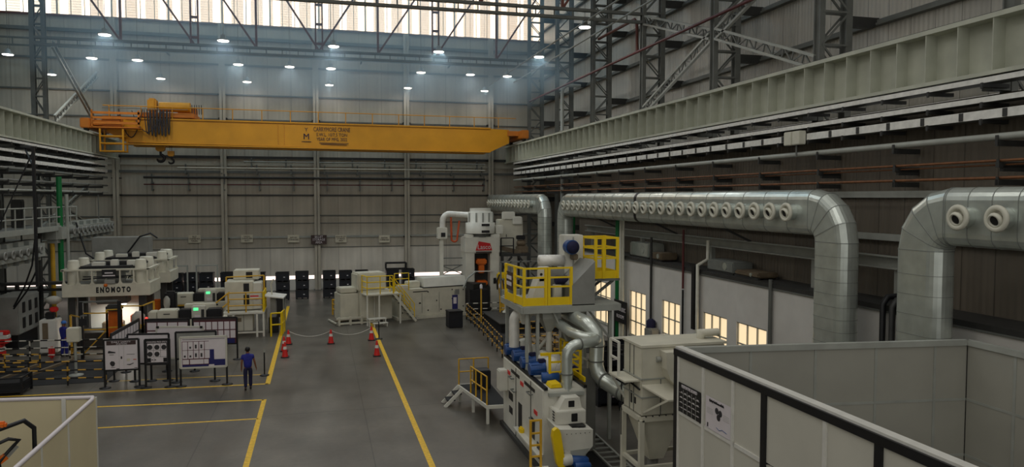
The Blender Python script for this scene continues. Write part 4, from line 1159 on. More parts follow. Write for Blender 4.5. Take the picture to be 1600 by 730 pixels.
MB().tube([(7.85, 20.75, 2.6), (7.85, 20.75, 2.85), (7.6, 20.75, 2.95)], 0.04, 8).build('pipe_elbow', 'cream', cab)
tag(MB().box((5.4, 18.0, 0), (9.4, 19.2, 0.012)).box((7.46, 19.2, 0), (8.1, 23, 0.012)).build('rubber_mat', 'rubber'), 'black mat on the floor around the discharge end of the blasting machine', 'mat')
gl = thing('floor_ladder', 'pale ladder-like grating lying on the floor beside the black mat', 'ladder', (8.3, 20.8, 0))
for x0, x1 in ((8.02, 7.95), (8.62, 8.5)): MB().bar((x0 + 0.04, 22.6, 0.05), (x1 + 0.04, 18.6, 0.05), 0.06).build('side_rail', 'steel_light', gl)
for k in range(10): MB().bar((8.05 - 0.006 * k, 22.4 - k * 0.4, 0.05), (8.64 - 0.011 * k, 22.4 - k * 0.4, 0.05), 0.04).build('rung', 'steel_light', gl)
# loading platform with stairs
lpf = thing('step_platform', 'white step platform with dark deck and amber rails beside the blasting machine', 'platform', (5.6, 25.6, 0))
MB().add([(5.5, 24.2, 0.66), (6.2, 24.15, 0.66), (6.25, 27.2, 0.66), (5.05, 27.2, 0.66), (5.5, 24.2, 0.58), (6.2, 24.15, 0.58), (6.25, 27.2, 0.58), (5.05, 27.2, 0.58)], [(0,1,2,3),(7,6,5,4),(0,4,5,1),(1,5,6,2),(2,6,7,3),(3,7,4,0)]).build('deck', 'rubber', lpf)
for a, b_ in (((5.48, 24.18), (6.2, 24.13)), ((5.48, 24.18), (5.03, 27.22)), ((5.03, 27.22), (6.25, 27.22))): MB().bar((a[0], a[1], 0.6), (b_[0], b_[1], 0.6), 0.07, 0.12).build('frame', 'white', lpf)
for x, y in ((5.5, 24.22), (5.3, 25.7), (5.07, 27.15), (6.15, 24.2), (6.2, 27.1)): MB().box((x - 0.045, y - 0.045, 0), (x + 0.045, y + 0.045, 0.58)).build('leg', 'white', lpf)
for path in ([(5.05, 27.2, 0.66), (6.2, 27.2, 0.66)], [(5.48, 24.25, 0.66), (5.25, 25.9, 0.66)]):
    mb = MB(); railing(mb, path, 0.98, 0.62, (0.5, 1.0), 0.026); mb.build('hand_rail', 'amber', lpf)
for k in range(2):
    MB().box((4.75 - 0.25 * k, 26.6, 0.42 - 0.22 * k), (5.05 - 0.25 * k, 27.15, 0.46 - 0.22 * k)).build('tread', 'rubber', lpf)
for y in (26.58, 27.17): MB().bar((5.05, y, 0.62), (4.4, y, 0.0), 0.05, 0.12).build('stringer', 'white', lpf)
tag(MB().rbox((5.55, 26.3, 0.66), (6.1, 26.9, 1.35), 0.03).build('storage_bin', 'binblack'), 'black bin standing on the white step platform', 'bin')
nsp = thing('step_platform', 'small white step with amber rail at the discharge end of the blasting machine', 'platform', (5.4, 17.9, 0))
MB().box((5.2, 17.3, 0.62), (5.75, 18.15, 0.7)).build('deck', 'white', nsp)
for x, y in ((5.24, 17.35), (5.7, 17.35), (5.24, 18.1), (5.7, 18.1)): MB().box((x - 0.03, y - 0.03, 0), (x + 0.03, y + 0.03, 0.62)).build('leg', 'white', nsp)
mb = MB()
for x in (5.26, 5.54): mb.bar((x, 18.1, 0.1), (x, 18.1, 1.98), 0.055)
for z in (1.0, 1.3, 1.62, 1.96): mb.bar((5.26, 18.1, z), (5.54, 18.1, z), 0.045)
mb.build('hand_rail', 'amber', nsp)
MB().bar((5.2, 18.1, 0.66), (5.2, 17.3, 0.2), 0.05, 0.1).build('stringer', 'white', nsp)

# ================================================================== dust collector
dc = thing('dust_collector', 'cream steel dust collector with hoppers on a frame beside the panelled booth', 'dust collector', (8.8, 17, 0))
X0, X1, Y0, Y1 = 7.62, 9.9, 16.4, 17.5
MB().rbox((X0, Y0, 2.4), (X1, Y1, 4.1), 0.02).build('filter_housing', 'offwhite', dc)
MB().box((X0 - 0.03, Y0 - 0.03, 4.1), (X1 + 0.05, Y1 + 0.03, 4.16)).build('lid', 'offwhite', dc)
for z in (3.3, 2.84): MB().box((X0 - 0.02, Y0 - 0.02, z), (X1, Y1, z + 0.035)).build('joint_flange', 'steel_light', dc)
for y in (17.1, 16.85): MB().box((X0 - 0.015, y, 2.4), (X0, y + 0.02, 4.1)).build('panel_joint', 'steel', dc)
MB().box((8.12, Y0 - 0.012, 2.4), (8.14, Y0, 3.3)).build('panel_joint', 'steel', dc)
MB().prism([(8.1, 4.03), (8.6, 4.03), (8.6, 3.1), (8.42, 3.15), (8.22, 3.35), (8.13, 3.6)], 'xz', Y0 - 0.35, Y0).build('fan_hood', 'offwhite', dc)
MB().cyl((8.0, Y0 - 0.02, 3.8), (8.1, Y0 - 0.02, 3.8), 0.07, 10).build('pulse_valve', 'steel_light', dc)
MB().add([(X0, Y0, 3.18), (8.7, Y0, 3.18), (8.7, Y0 - 0.55, 2.92), (8.05, Y0 - 0.55, 2.92), (X0, Y0, 3.14), (8.7, Y0, 3.14), (8.7, Y0 - 0.55, 2.88), (8.05, Y0 - 0.55, 2.88)], [(0,1,2,3),(7,6,5,4),(0,4,5,1),(1,5,6,2),(2,6,7,3),(3,7,4,0)]).build('canopy', 'offwhite', dc)
MB().bar((8.05, Y0 - 0.52, 2.9), (X0 + 0.05, Y0 - 0.02, 2.5), 0.05).build('canopy_strut', 'offwhite', dc)
for y, z in ((17.0, 2.75), (16.78, 2.72)): MB().box((X0 - 0.012, y - 0.05, z - 0.16 if y > 16.9 else z - 0.1), (X0, y + 0.04, z + 0.14 if y > 16.9 else z + 0.06)).build('control_plate', 'black', dc)
MB().tube([(X0 - 0.05, 17.45, 3.1), (X0 - 0.1, 17.2, 3.0), (X0 - 0.1, 16.9, 3.15), (X0 - 0.02, 16.5, 3.05), (8.2, 16.36, 2.98), (8.6, 16.3, 3.0)], 0.022, 6).build('air_hose', 'black', dc)
MB().tube([(X0 - 0.06, 17.5, 3.2), (X0 - 0.06, 17.5, 1.6)], 0.02, 6).build('air_hose', 'black', dc)
# frame and legs
for a, b_ in (((X0, Y0), (X1, Y0)), ((X0, Y0), (X0, Y1)), ((X0, Y1), (X1, Y1)), ((X1, Y0), (X1, Y1))):
    MB().bar((a[0], a[1], 2.32), (b_[0], b_[1], 2.32), 0.12, 0.12).build('ring_beam', 'offwhite', dc)
    MB().bar((a[0], a[1], 1.1), (b_[0], b_[1], 1.1), 0.09).build('lower_beam', 'offwhite', dc)
for x in (X0, X1):
    for y in (Y0, Y1): MB().box((x - 0.06, y - 0.06, 0), (x + 0.06, y + 0.06, 2.3)).build('leg', 'offwhite', dc)
mb = MB()
for k in range(12): mb.box((7.7 + k * 0.18, Y0 - 0.07, 2.38), (7.73 + k * 0.18, Y0 - 0.05, 2.41))
mb.build('bolt_row', 'dark', dc)
MB().frustum((8.02, 16.75), (8.4, 17.15), 1.15, (7.68, 16.45), (8.74, 17.45), 2.26).build('hopper', 'offwhite', dc)
MB().frustum((9.15, 16.75), (9.5, 17.15), 1.15, (8.78, 16.45), (9.86, 17.45), 2.26).build('hopper', 'offwhite', dc)
for x in (8.2, 9.3): MB().cyl((x, 16.95, 0.7), (x, 16.95, 1.15), 0.14, 12).build('discharge_valve', 'grey', dc)
for k, x in enumerate((8.2, 9.3)): tag(MB().lathe((x, 16.95, 0), (0, 0, 1), [(0.28, 0), (0.3, 0.05), (0.3, 0.6), (0.28, 0.62)], 18).build('dust_drum', 'dark'), 'dark drum under the %s hopper of the dust collector' % ('pipe-side', 'booth-side')[k], 'drum', 'drums under the dust collector')
# service gallery on the side
MB().box((7.2, 16.5, 3.24), (X0, 17.5, 3.28)).build('gallery_floor', 'offwhite', dc)
mb = MB()
for z in (3.72, 4.16): mb.bar((7.24, 17.48, z), (7.24, 16.95, z), 0.05); mb.bar((7.24, 17.48, z), (8.9, 17.52, z), 0.05) if z > 4 else None
for y in (17.48, 16.95): mb.bar((7.24, y, 3.26), (7.24, y, 4.17), 0.055)
mb.build('gallery_rail', 'white', dc)
MB().bar((7.24, 17.45, 3.24), (X0, 17.45, 2.6), 0.05).build('gallery_strut', 'white', dc)
MB().tube([(X1 - 0.4, Y0 + 0.5, 4.16), (X1 - 0.4, Y0 + 0.5, 4.3), (X1 + 0.1, Y0 + 0.5, 4.3)], 0.1, 10).build('outlet_stub', 'offwhite', dc)

# black crates behind the suction pipe
def bin_stack(x, y, n, label, rz=0.0, w_=0.98, d=0.98, h=0.7, group='stacked black bins', lid=0):
    global bin0
    for k in range(n):
        lb = label % (('bottom', 'middle', 'top', 'highest')[k] if n > 2 else ('bottom', 'top')[k])
        if bin0 is None:
            bin0 = thing('storage_bin', lb, 'bin', (x, y, 0), group, rz)
            mb = MB()
            mb.box((-.49, -.49, .1), (.49, -.45, .68)).box((-.49, .45, .1), (.49, .49, .68)).box((-.49, -.45, .1), (-.45, .45, .68)).box((.45, -.45, .1), (.49, .45, .68)).box((-.49, -.49, .1), (.49, .49, .14))
            mb.build('bin_body', 'binblack', bin0, True)
            MB().box((-.5, -.5, .62), (.5, -.44, .7)).box((-.5, .44, .62), (.5, .5, .7)).box((-.5, -.44, .62), (-.44, .44, .7)).box((.44, -.44, .62), (.5, .44, .7)).build('rim', 'black', bin0, True)
            for a in (-.42, 0, .42): MB().box((a - .06, -.48, 0), (a + .06, .48, .1)).build('runner', 'black', bin0, True)
            MB().box((0.08, -.496, .33), (.2, -.49, .39)).build('white_label', 'paper', bin0, True)
        else:
            o = dup(bin0, (x + 0.02 * (k % 2), y, k * h), rz, lb, group)
bin0 = None
for i, (x, y) in enumerate(((10.4, 25.6), (11.5, 26.6), (11.1, 24.2))):
    bin_stack(x, y, 3, 'black bin behind the suction pipe, %%s of its stack, %s stack of three' % ORD[i], R(8 * i), group='black bins behind the suction pipe')
# ================================================================== die casting machine with stairs (rotated line)
RZ = math.atan2(0.24, 0.97)
cm = thing('casting_machine', 'long beige machine bed with bright cover and yellow-railed stairs', 'machine', (2.2, 45.8, 0), rz=RZ)
def L(mb, name, m, par=None): return mb.build(name, m, par or cm, local=True)
L(MB().rbox((2.65, 0.0, 0.16), (7.3, 1.7, 1.95), 0.03), 'bed', 'offwhite')
L(MB().box((2.5, -0.12, 0.0), (7.4, 1.7, 0.16)), 'base_frame', 'offwhite')
L(MB().add([(4.4,0.1,1.98),(7.45,0.1,1.98),(7.45,1.5,1.98),(4.4,1.5,1.98),(4.4,0.35,2.55),(7.4,0.35,2.58),(7.4,1.4,2.58),(4.4,1.4,2.55)], [(0,3,2,1),(4,5,6,7),(0,1,5,4),(1,2,6,5),(2,3,7,6),(3,0,4,7)]), 'sliding_cover', 'white')
L(MB().box((4.3, 0.0, 1.95), (7.35, 1.6, 2.0)), 'cover_track', 'black')
for x, z, w_, h in ((3.0, 0.9, .02, 1.4), (4.2, 0.9, .02, 1.5), (5.4, 0.9, .02, 1.5), (6.5, 0.9, .02, 1.5)): L(MB().box((x, -.012, z - h/2 + .2), (x + w_, 0, z + h/2)), 'panel_joint', 'steel')
for x, z in ((2.85, .45), (2.85, 1.55), (4.0, 1.0), (4.06, 1.0), (5.2, 1.1), (6.3, 1.15), (4.6, 0.5), (5.5, 0.5), (6.4, 0.55), (4.6, 1.7), (6.3, 1.75), (7.1, 1.7), (7.1, .6)): L(MB().box((x, -.015, z - .04), (x + .07, 0, z + .04)), 'latch', 'black')
L(MB().box((6.55, -.012, 1.4), (6.85, 0, 1.75)), 'vent_panel', 'grey')
L(MB().box((3.6, -.012, 1.72), (4.6, 0, 1.78)), 'name_strip', 'dark')
L(MB().rbox((2.65, 0.0, 1.95), (3.35, 0.6, 2.2), 0.03), 'operator_panel', 'white')
L(MB().box((2.75, -.01, 2.0), (3.05, 0, 2.12)), 'display', 'paper')
L(MB().rbox((3.5, 0.5, 1.95), (4.3, 1.3, 2.35), 0.04), 'shot_unit', 'offwhite')
L(MB().rbox((0.15, 0.0, 0.16), (2.2, 1.8, 2.0), 0.03), 'cabinet', 'offwhite')
L(MB().rbox((0.0, 0.1, 2.0), (1.85, 1.5, 3.1), 0.08), 'upper_cabinet', 'offwhite')
L(MB().rbox((-1.0, 0.4, 0.2), (0.15, 1.8, 1.85), 0.03), 'rear_cabinet', 'offwhite')
L(MB().rbox((-0.95, 0.5, 1.88), (0.1, 1.6, 2.2), 0.05), 'rear_cover', 'offwhite')
L(MB().box((-1.4, -0.2, 0.04), (1.2, 0.1, 0.12)).box((-1.4, -0.2, 0.04), (-1.3, 1.9, 0.12)).box((-1.4, -0.2, 0.36), (0.6, -0.1, 0.46)), 'skid', 'offwhite')
for x in (-1.3, -0.6, 0.1): L(MB().box((x, -.22, 0), (x + .12, -.05, .5)), 'skid_foot', 'offwhite')
# platform
L(MB().box((0.2, -1.1, 1.82), (2.4, 0.0, 1.9)), 'platform_deck', 'offwhite')
for x, y in ((0.25, -1.05), (1.0, -1.05), (1.0, -0.1), (2.35, -1.05)): L(MB().box((x - .04, y - .04, 0), (x + .04, y + .04, 1.84)), 'platform_leg', 'white')
mb = MB(); railing(mb, [(0.25, 0.0, 1.9), (0.25, -1.05, 1.9), (1.9, -1.05, 1.9)], 1.1, 0.8, (0.35, 0.68, 1.0), 0.028); L(mb, 'platform_rail', 'yellow')
mb = MB(); railing(mb, [(2.35, -0.05, 1.9), (3.3, -0.05, 1.9)], 1.1, 0.9, (0.35, 0.68, 1.0), 0.028); L(mb, 'platform_rail', 'yellow')
for y in (-1.05, -0.3): L(MB().bar((1.95, y, 1.85), (3.4, y, 0.05), 0.06, 0.14), 'stair_stringer', 'offwhite')
for k in range(7): L(MB().box((2.08 + .19 * k, -1.03, 1.62 - .235 * k), (2.3 + .19 * k, -.32, 1.66 - .235 * k)), 'tread', 'steel')
for y in (-1.05, -0.3):
    mb = MB()
    for dz in (0.5, 1.0): mb.tube([(1.95, y, 1.85 + dz), (3.3, y, 0.15 + dz)], 0.028, 6)
    for k in range(3): mb.cyl((1.95 + k * .67, y, 1.82 - k * .84), (1.95 + k * .67, y, 2.86 - k * .84), 0.028, 6)
    L(mb, 'stair_rail', 'yellow')
st = thing('step_stool', 'low white two-step stool in front of the beige machine platform', 'stool', (3.25, 44.7, 0), rz=RZ)
L(MB().box((-.55, -.2, .42), (.55, .25, .48)), 'upper_step', 'white', st); L(MB().box((-.35, -.5, .2), (.55, -.2, .25)), 'lower_step', 'white', st)
for x in (-.5, .5):
    L(MB().box((x - .03, -.18, 0), (x + .03, -.12, .42)), 'leg', 'white', st); L(MB().box((x - .03, .17, 0), (x + .03, .23, .42)), 'leg', 'white', st)
L(MB().box((-.33, -.48, 0), (-.27, -.42, .2)), 'leg', 'white', st); L(MB().box((.47, -.48, 0), (.53, -.42, .2)), 'leg', 'white', st)
bb = thing('storage_bin', 'black square bin standing alone at the end of the beige machine bed', 'bin', (7.75, 43.2, 0), rz=0.1)
L(MB().rbox((-.42, -.42, 0), (.42, .42, .98), .03), 'bin_body', 'binblack', bb); L(MB().rbox((-.44, -.44, .92), (.44, .44, 1.02), .02), 'rim', 'black', bb)
bp = thing('notice_stand', 'narrow blue notice stand behind the single black bin', 'stand', (8.1, 45.0, 0))
MB().box((7.95, 45.0, .5), (8.3, 45.04, 1.7)).build('panel', 'blue_board', bp); MB().box((8.02, 44.99, 1.15), (8.22, 45.0, 1.55)).build('sheet', 'paper', bp); MB().cyl((8.12, 45.05, 0), (8.12, 45.05, 1.7), .03, 8).build('post', 'dark', bp); MB().lathe((8.12, 45.05, 0), (0, 0, 1), [(.2, 0), (.2, .03)], 12).build('base', 'dark', bp)
# yellow guard on the aisle
yg = thing('guard_rail', 'short yellow guard rail standing in the far aisle before the beige machine', 'rail', (0.95, 49, 0))
mb = MB(); railing(mb, [(0.73, 49.8, 0), (1.24, 48.5, 0), (1.9, 48.4, 0)], 1.02, .9, (.38, .7, 1), .05); mb.build('rail', 'amber', yg)

# ================================================================== forging press with red logo
pr = thing('forging_press', 'tall white forging press with red logo and drum-shaped head', 'press', (10.75, 49.6, 0))
FY = 48.6
MB().rbox((9.55, FY, 0), (10.15, FY + 1.8, 5.1), .06).build('column', 'white', pr); MB().rbox((11.25, FY, 0), (11.88, FY + 1.8, 5.1), .06).build('column', 'white', pr)
MB().rbox((9.5, FY - .03, 4.0), (11.92, FY + 1.8, 5.12), .08).build('crown', 'white', pr)
MB().box((10.1, FY + .9, 0), (11.3, FY + 1.0, 4.0)).build('back_plate', 'dark', pr)
MB().rbox((10.1, FY + .1, 0), (11.3, FY + 1.6, 1.7), .04).build('bed', 'dark', pr)
MB().cyl((10.7, FY + .75, 5.1), (10.7, FY + .75, 5.35), .75, 24).build('neck', 'steel', pr)
MB().lathe((10.7, FY + .75, 5.35), (0, 0, 1), [(1.02, 0), (1.02, .72), (.86, .75), (.86, 1.45), (.8, 1.48), (.72, 1.5), (.72, 1.72)], 28).build('head_drum', 'white', pr)
for a in (200, 240, 270, 300, 340): MB().obox((10.7 + .87 * math.cos(R(a)), FY + .75 + .87 * math.sin(R(a)), 6.45), (.1, .1, .62), R(a)).build('head_rib', 'steel_light', pr)
for z in (5.5, 5.95): MB().obox((10.85, FY - .27, z), (.55, .03, .16)).build('vent_slot', 'black', pr)
MB().rbox((9.5, FY + .1, 5.05), (10.1, FY + .6, 5.3), .04).build('bracket', 'white', pr); MB().rbox((11.3, FY + .1, 5.05), (11.95, FY + .6, 5.3), .04).build('bracket', 'white', pr)
MB().rbox((11.7, FY + .2, 5.3), (12.2, FY + .8, 5.9), .04).build('valve_box', 'white', pr)
lg = MB().prism([(10.2, 4.2), (11.35, 4.2), (11.22, 4.68), (10.42, 4.83)], 'xz', FY - .07, FY - .03).build('logo_plate', 'logo_red', pr)
text('Lasco', .46, 'paper', lg, (10.79, FY - .08, 4.43), FACE_Y, name='logo_lettering', width=.9)
MB().box((10.22, FY - .05, 4.02), (11.32, FY - .03, 4.13)).build('type_plate', 'sign_brown', pr)
MB().rbox((10.32, FY + .2, 3.2), (11.05, FY + .8, 3.6), .08).build('upper_die', 'orange', pr); MB().rbox((10.5, FY + .3, 2.6), (10.9, FY + .8, 3.2), .05).build('ram', 'orange', pr)
MB().rbox((10.3, FY + .15, 1.75), (11.1, FY + .8, 2.1), .08).build('lower_die', 'orange', pr)
MB().box((9.9, FY - .15, 2.75), (11.4, FY - .1, 2.82)).build('cross_bar', 'alu', pr)
MB().rbox((11.45, FY - .05, 1.9), (11.65, FY, 2.3), .02).build('push_buttons', 'black', pr)
# service post with pipe
sp = thing('service_post', 'white post with box, orange hose loop and thick pipe arching to the press head', 'post', (8.05, 49.9, 0))
MB().box((7.95, 49.8, 0), (8.2, 50.05, 5.3)).build('post', 'white', sp)
MB().rbox((7.78, 49.6, 4.95), (8.45, 50.2, 5.75), .05).build('box', 'white', sp); MB().box((8.0, 49.58, 5.1), (8.3, 49.6, 5.4)).build('gauge', 'black', sp)
MB().tube([(8.15, 49.9, 5.7), (8.17, 49.9, 6.2)] + arc((8.65, 49.9, 6.2), .48, 180, 90, (1, 0, 0), (0, 0, 1), 6)[1:] + [(9.5, 49.9, 6.62), (10.2, 49.6, 6.6)], .2, 14).build('pipe', 'alu', sp)
MB().tube([(8.75, 49.9, 6.45), (8.78, 49.9, 5.0)] + arc((8.98, 49.9, 4.95), .2, 180, 360, (1, 0, 0), (0, 0, 1), 8) + [(9.2, 49.9, 5.1), (9.35, 50.0, 6.2)], .07, 10).build('orange_hose', 'hose', sp)
for z in (3.1, 3.6): MB().bar((8.1, 50.0, z), (9.75, 50.0, z), .07).build('arm', 'steel', sp)
for p, q in (((8.2, 50.0, 2.5), (9.5, 50.0, 3.1)), ((8.2, 50.0, 3.05), (9.5, 50.0, 2.5)), ((8.1, 50.0, 2.45), (9.75, 50.0, 2.45))): MB().bar(p, q, .06).build('arm', 'steel', sp)
# dark feeding gear between bed and press
fd = thing('feed_conveyor', 'black feed conveyor leading from the beige bed into the press opening', 'conveyor', (9.6, 47.6, 0))
MB().rbox((9.42, 46.7, 0), (10.7, 48.3, 1.75), .05).build('cabinet', 'black', fd)
MB().add([(9.2, 46.9, 1.75), (9.7, 46.9, 1.75), (10.9, 48.4, 1.8), (10.4, 48.4, 1.8), (9.2, 46.9, 2.3), (9.7, 46.9, 2.1), (10.9, 48.4, 2.0), (10.4, 48.4, 2.0)], [(0,3,2,1),(4,5,6,7),(0,1,5,4),(1,2,6,5),(2,3,7,6),(3,0,4,7)]).build('slide', 'dark', fd)
MB().tube([(9.0, 46.8, 1.9), (9.3, 46.9, 2.5), (9.9, 47.2, 2.9)], .06, 8).build('arm', 'steel_light', fd)
# mezzanine with cabinet
mz = thing('mezzanine', 'dark steel mezzanine with black handrail behind the white press', 'mezzanine', (13.2, 50.2, 0))
MB().box((12.1, 49.0, 3.72), (14.2, 51.8, 3.9)).build('deck', 'dark', mz)
for x, y in ((12.2, 49.1), (14.1, 49.1), (12.2, 51.7), (14.1, 51.7)): MB().box((x - .09, y - .09, 0), (x + .09, y + .09, 3.72)).build('leg', 'dark', mz)
for p, q in (((12.2, 49.1, 2.8), (12.9, 49.1, 3.7)), ((14.1, 49.1, 2.8), (13.4, 49.1, 3.7))): MB().bar(p, q, .12).build('knee_brace', 'dark', mz)
mb = MB(); railing(mb, [(12.1, 49.05, 3.9), (13.0, 49.05, 3.9)], 1.1, .9, (.5, 1), .04); mb.build('hand_rail', 'black', mz)
MB().bar((12.1, 49.6, 4.3), (13.6, 49.3, 3.95), .1, .3).build('ramp', 'brownstuff', mz)
cb = thing('control_cabinet', 'tall cream cabinet standing on the mezzanine behind the press', 'cabinet', (13.0, 50.6, 3.9))
MB().rbox((12.3, 50.2, 3.9), (14.0, 51.4, 6.25), .04).build('cabinet_body', 'offwhite', cb)
for a, b_, z in ((12.55, 13.4, 6.25), (13.2, 13.9, 6.1)): MB().rbox((a, 50.1 if z > 6.2 else 50.0, z if z > 6.2 else 5.9), (b_, 50.7, z + .55 if z > 6.2 else 6.45), .05).build('cooling_unit', 'white', cb)
MB().box((12.75, 50.18, 5.0), (12.8, 50.2, 5.2)).build('handle', 'black', cb)
pu = thing('hydraulic_pump', 'dusty brown pump unit on the mezzanine beside the cream cabinet', 'pump', (13.75, 49.5, 3.9))
MB().rbox((13.35, 49.3, 3.9), (14.15, 49.85, 4.4), .06).build('tank', 'brownstuff', pu); MB().lathe((13.4, 49.6, 4.6), (1, 0, 0), [(.15, 0), (.22, .05), (.22, .5), (.15, .6)], 14).build('motor', 'brownstuff', pu); MB().rbox((13.35, 49.35, 4.85), (13.95, 49.75, 5.15), .05).build('cover', 'black', pu)
# yellow robot on the press side
rb = thing('handling_robot', 'yellow handling robot arm beside the white press column', 'robot', (11.9, 47.3, 0))
MB().lathe((11.9, 47.3, 0), (0, 0, 1), [(.35, 0), (.35, .15), (.25, .3), (.25, .9)], 16).build('pedestal', 'amber', rb)
MB().rbox((11.6, 47.0, .9), (12.1, 47.6, 1.5), .1).build('shoulder', 'yellow', rb); MB().bar((11.7, 47.3, 1.4), (11.55, 47.3, 2.5), .28, .3).build('arm', 'amber', rb); MB().rbox((11.4, 47.0, 2.35), (12.3, 47.55, 2.8), .1).build('forearm', 'yellow', rb); MB().tube([(11.5, 47.0, 2.7), (11.3, 46.9, 2.3), (11.35, 47.0, 1.7)], .05, 8).build('cable', 'black', rb)
# ================================================================== fenced pit
def bar_fence(path, label, h=1.0, gap=1.3, mk='stripe_', rails=(.3, .64, 1.0), posts=True, group='striped pipe barriers'):
    c = [sum(p[i] for p in path) / len(path) for i in range(2)]
    t = thing('pipe_barrier', label, 'barrier', (c[0], c[1], path[0][2]), group)
    for i in range(len(path) - 1):
        a, b_ = Vector(path[i]), Vector(path[i+1]); ax = 'X' if abs(a.x - b_.x) > abs(a.y - b_.y) else 'Y'
        for k in rails: MB().cyl(a + Vector((0, 0, h*k)), b_ + Vector((0, 0, h*k)), .03, 8).build('rail', mk + ax, t)
        n = max(1, round((b_ - a).length / gap))
        for j in range(n + (1 if i == len(path) - 2 else 0)):
            p = a.lerp(b_, j / n); MB().cyl(p, p + Vector((0, 0, h)), .035, 8).build('post', mk + 'Z', t)
    return t
pit = struct(MB().box((9.05, 34.2, 0), (13.9, 45.6, .02)).build('floor_pit', 'rubber'))
bar_fence([(9.0, 45.6, 0), (8.85, 40, 0), (8.5, 34.2, 0)], 'long striped barrier along the aisle side of the black pit', gap=1.5)
bar_fence([(9.0, 45.8, 0), (13.8, 45.6, 0)], 'striped barrier at the press end of the black pit', gap=1.6, mk='stripew_')
bar_fence([(8.7, 34.1, 0), (13.6, 34.1, 0)], 'striped barrier at the blasting machine end of the black pit', gap=1.2)
bar_fence([(9.9, 38.2, 0), (13.6, 38.2, 0)], 'striped barrier crossing the middle of the black pit', gap=1.2)
pf = thing('pit_platform', 'raised black plate platform inside the fenced pit', 'platform', (11.7, 42.5, 0))
MB().box((10.0, 40.5, .02), (13.8, 45.2, .5)).build('plinth', 'rubber', pf); MB().box((9.9, 40.4, .5), (13.9, 45.2, .56)).build('deck', 'dark', pf)
tg = thing('tool_rack', 'olive brown plate rack lying in the fenced pit before the black platform', 'rack', (10.6, 36.4, .02))
MB().box((9.9, 35.2, .02), (13.2, 37.8, .3)).build('frame', 'brownstuff', tg)
for k in range(6): MB().box((10.0 + k * .5, 35.3, .3), (10.3 + k * .5, 37.7, .42)).build('slat', 'brownstuff', tg)
for k, (x, y, m) in enumerate(((9.72, 44.6, 'amber'), (10.95, 44.6, 'amber'))):
    ps = thing('marker_post', 'amber post with white cap by the black pit platform, %s from the aisle' % ORD[k], 'post', (x, y, 0))
    MB().cyl((x, y, 0), (x, y, 2.1), .05, 8).build('post', m, ps); MB().lathe((x, y, 2.1), (0, 0, 1), [(.09, 0), (.09, .2), (.03, .28)], 10).build('cap', 'paper', ps); MB().box((x - .12, y - .12, 0), (x + .12, y + .12, .02)).build('base', 'dark', ps)
for k, x in enumerate((11.25, 12.1)):
    cs = thing('control_pedestal', 'grey control box on a post by the pit platform, %s from the aisle' % ORD[k], 'control stand', (x, 44.5, .56))
    MB().rbox((x - .25, 44.35, 1.4), (x + .25, 44.65, 2.0), .03).build('box', 'steel_light', cs); MB().cyl((x + .02, 44.5, .56), (x + .02, 44.5, 1.4), .05, 8).build('post', 'cream', cs); MB().lathe((x + .02, 44.5, .56), (0, 0, 1), [(.22, 0), (.07, .16)], 12).build('foot', 'cream', cs)

# ================================================================== stacked black bins along the back
spots = [(-2.85, 58.3, 3), (-1.42, 58.6, 3), (.62, 58.6, 3), (1.85, 58.4, 3), (5.5, 58.6, 3), (6.75, 58.7, 3), (3.1, 58.4, 3), (-4.6, 58.6, 3), (-6.9, 59.4, 3), (-8.4, 59.4, 3), (-9.5, 59.6, 3), (-10.6, 59.4, 3), (-5.7, 59.2, 3)]
names = ['black bin before the back wall by the tall desk, %s of its stack', 'black bin in the stack standing on the aisle side of the pillar sign, %s', 'black bin in the stack just past the pillar sign, %s', 'black bin in the second stack past the pillar sign, %s', 'black bin behind the machine bed, first stack past the yellow rails, %s', 'black bin behind the machine bed, second stack past the yellow rails, %s', 'black bin hidden behind the beige upper cabinet, %s of its stack', 'black bin behind the cream platform cabin, %s of its stack', 'black bin behind the green screens, stack nearest the cream cabin, %s', 'black bin behind the green screens, second stack from the cream cabin, %s', 'black bin behind the green screens, third stack from the cream cabin, %s', 'black bin behind the far press beam, %s of its stack', 'black bin on the hidden side of the cream platform cabin, %s of its stack']
for (x, y, n), l in zip(spots, names): bin_stack(x, y, n, l, group='black bins along the back wall')
tb = thing('wire_basket', 'black wire basket on top of the bins behind the machine bed', 'basket', (5.5, 58.6, 2.1))
mb = MB()
for z in (2.12, 2.6):
    for a, b_ in (((5.0, 58.2), (6.6, 58.2)), ((5.0, 59), (6.6, 59)), ((5.0, 58.2), (5.0, 59)), ((6.6, 58.2), (6.6, 59))): mb.bar((a[0], a[1], z), (b_[0], b_[1], z), .08)
mb.build('frame', 'black', tb)
for a, b_ in ((5.0, 58.2), (6.6, 58.2), (5.0, 59), (6.6, 59)): MB().bar((a, b_, 2.1), (a, b_, 2.6), .08).build('post', 'black', tb)

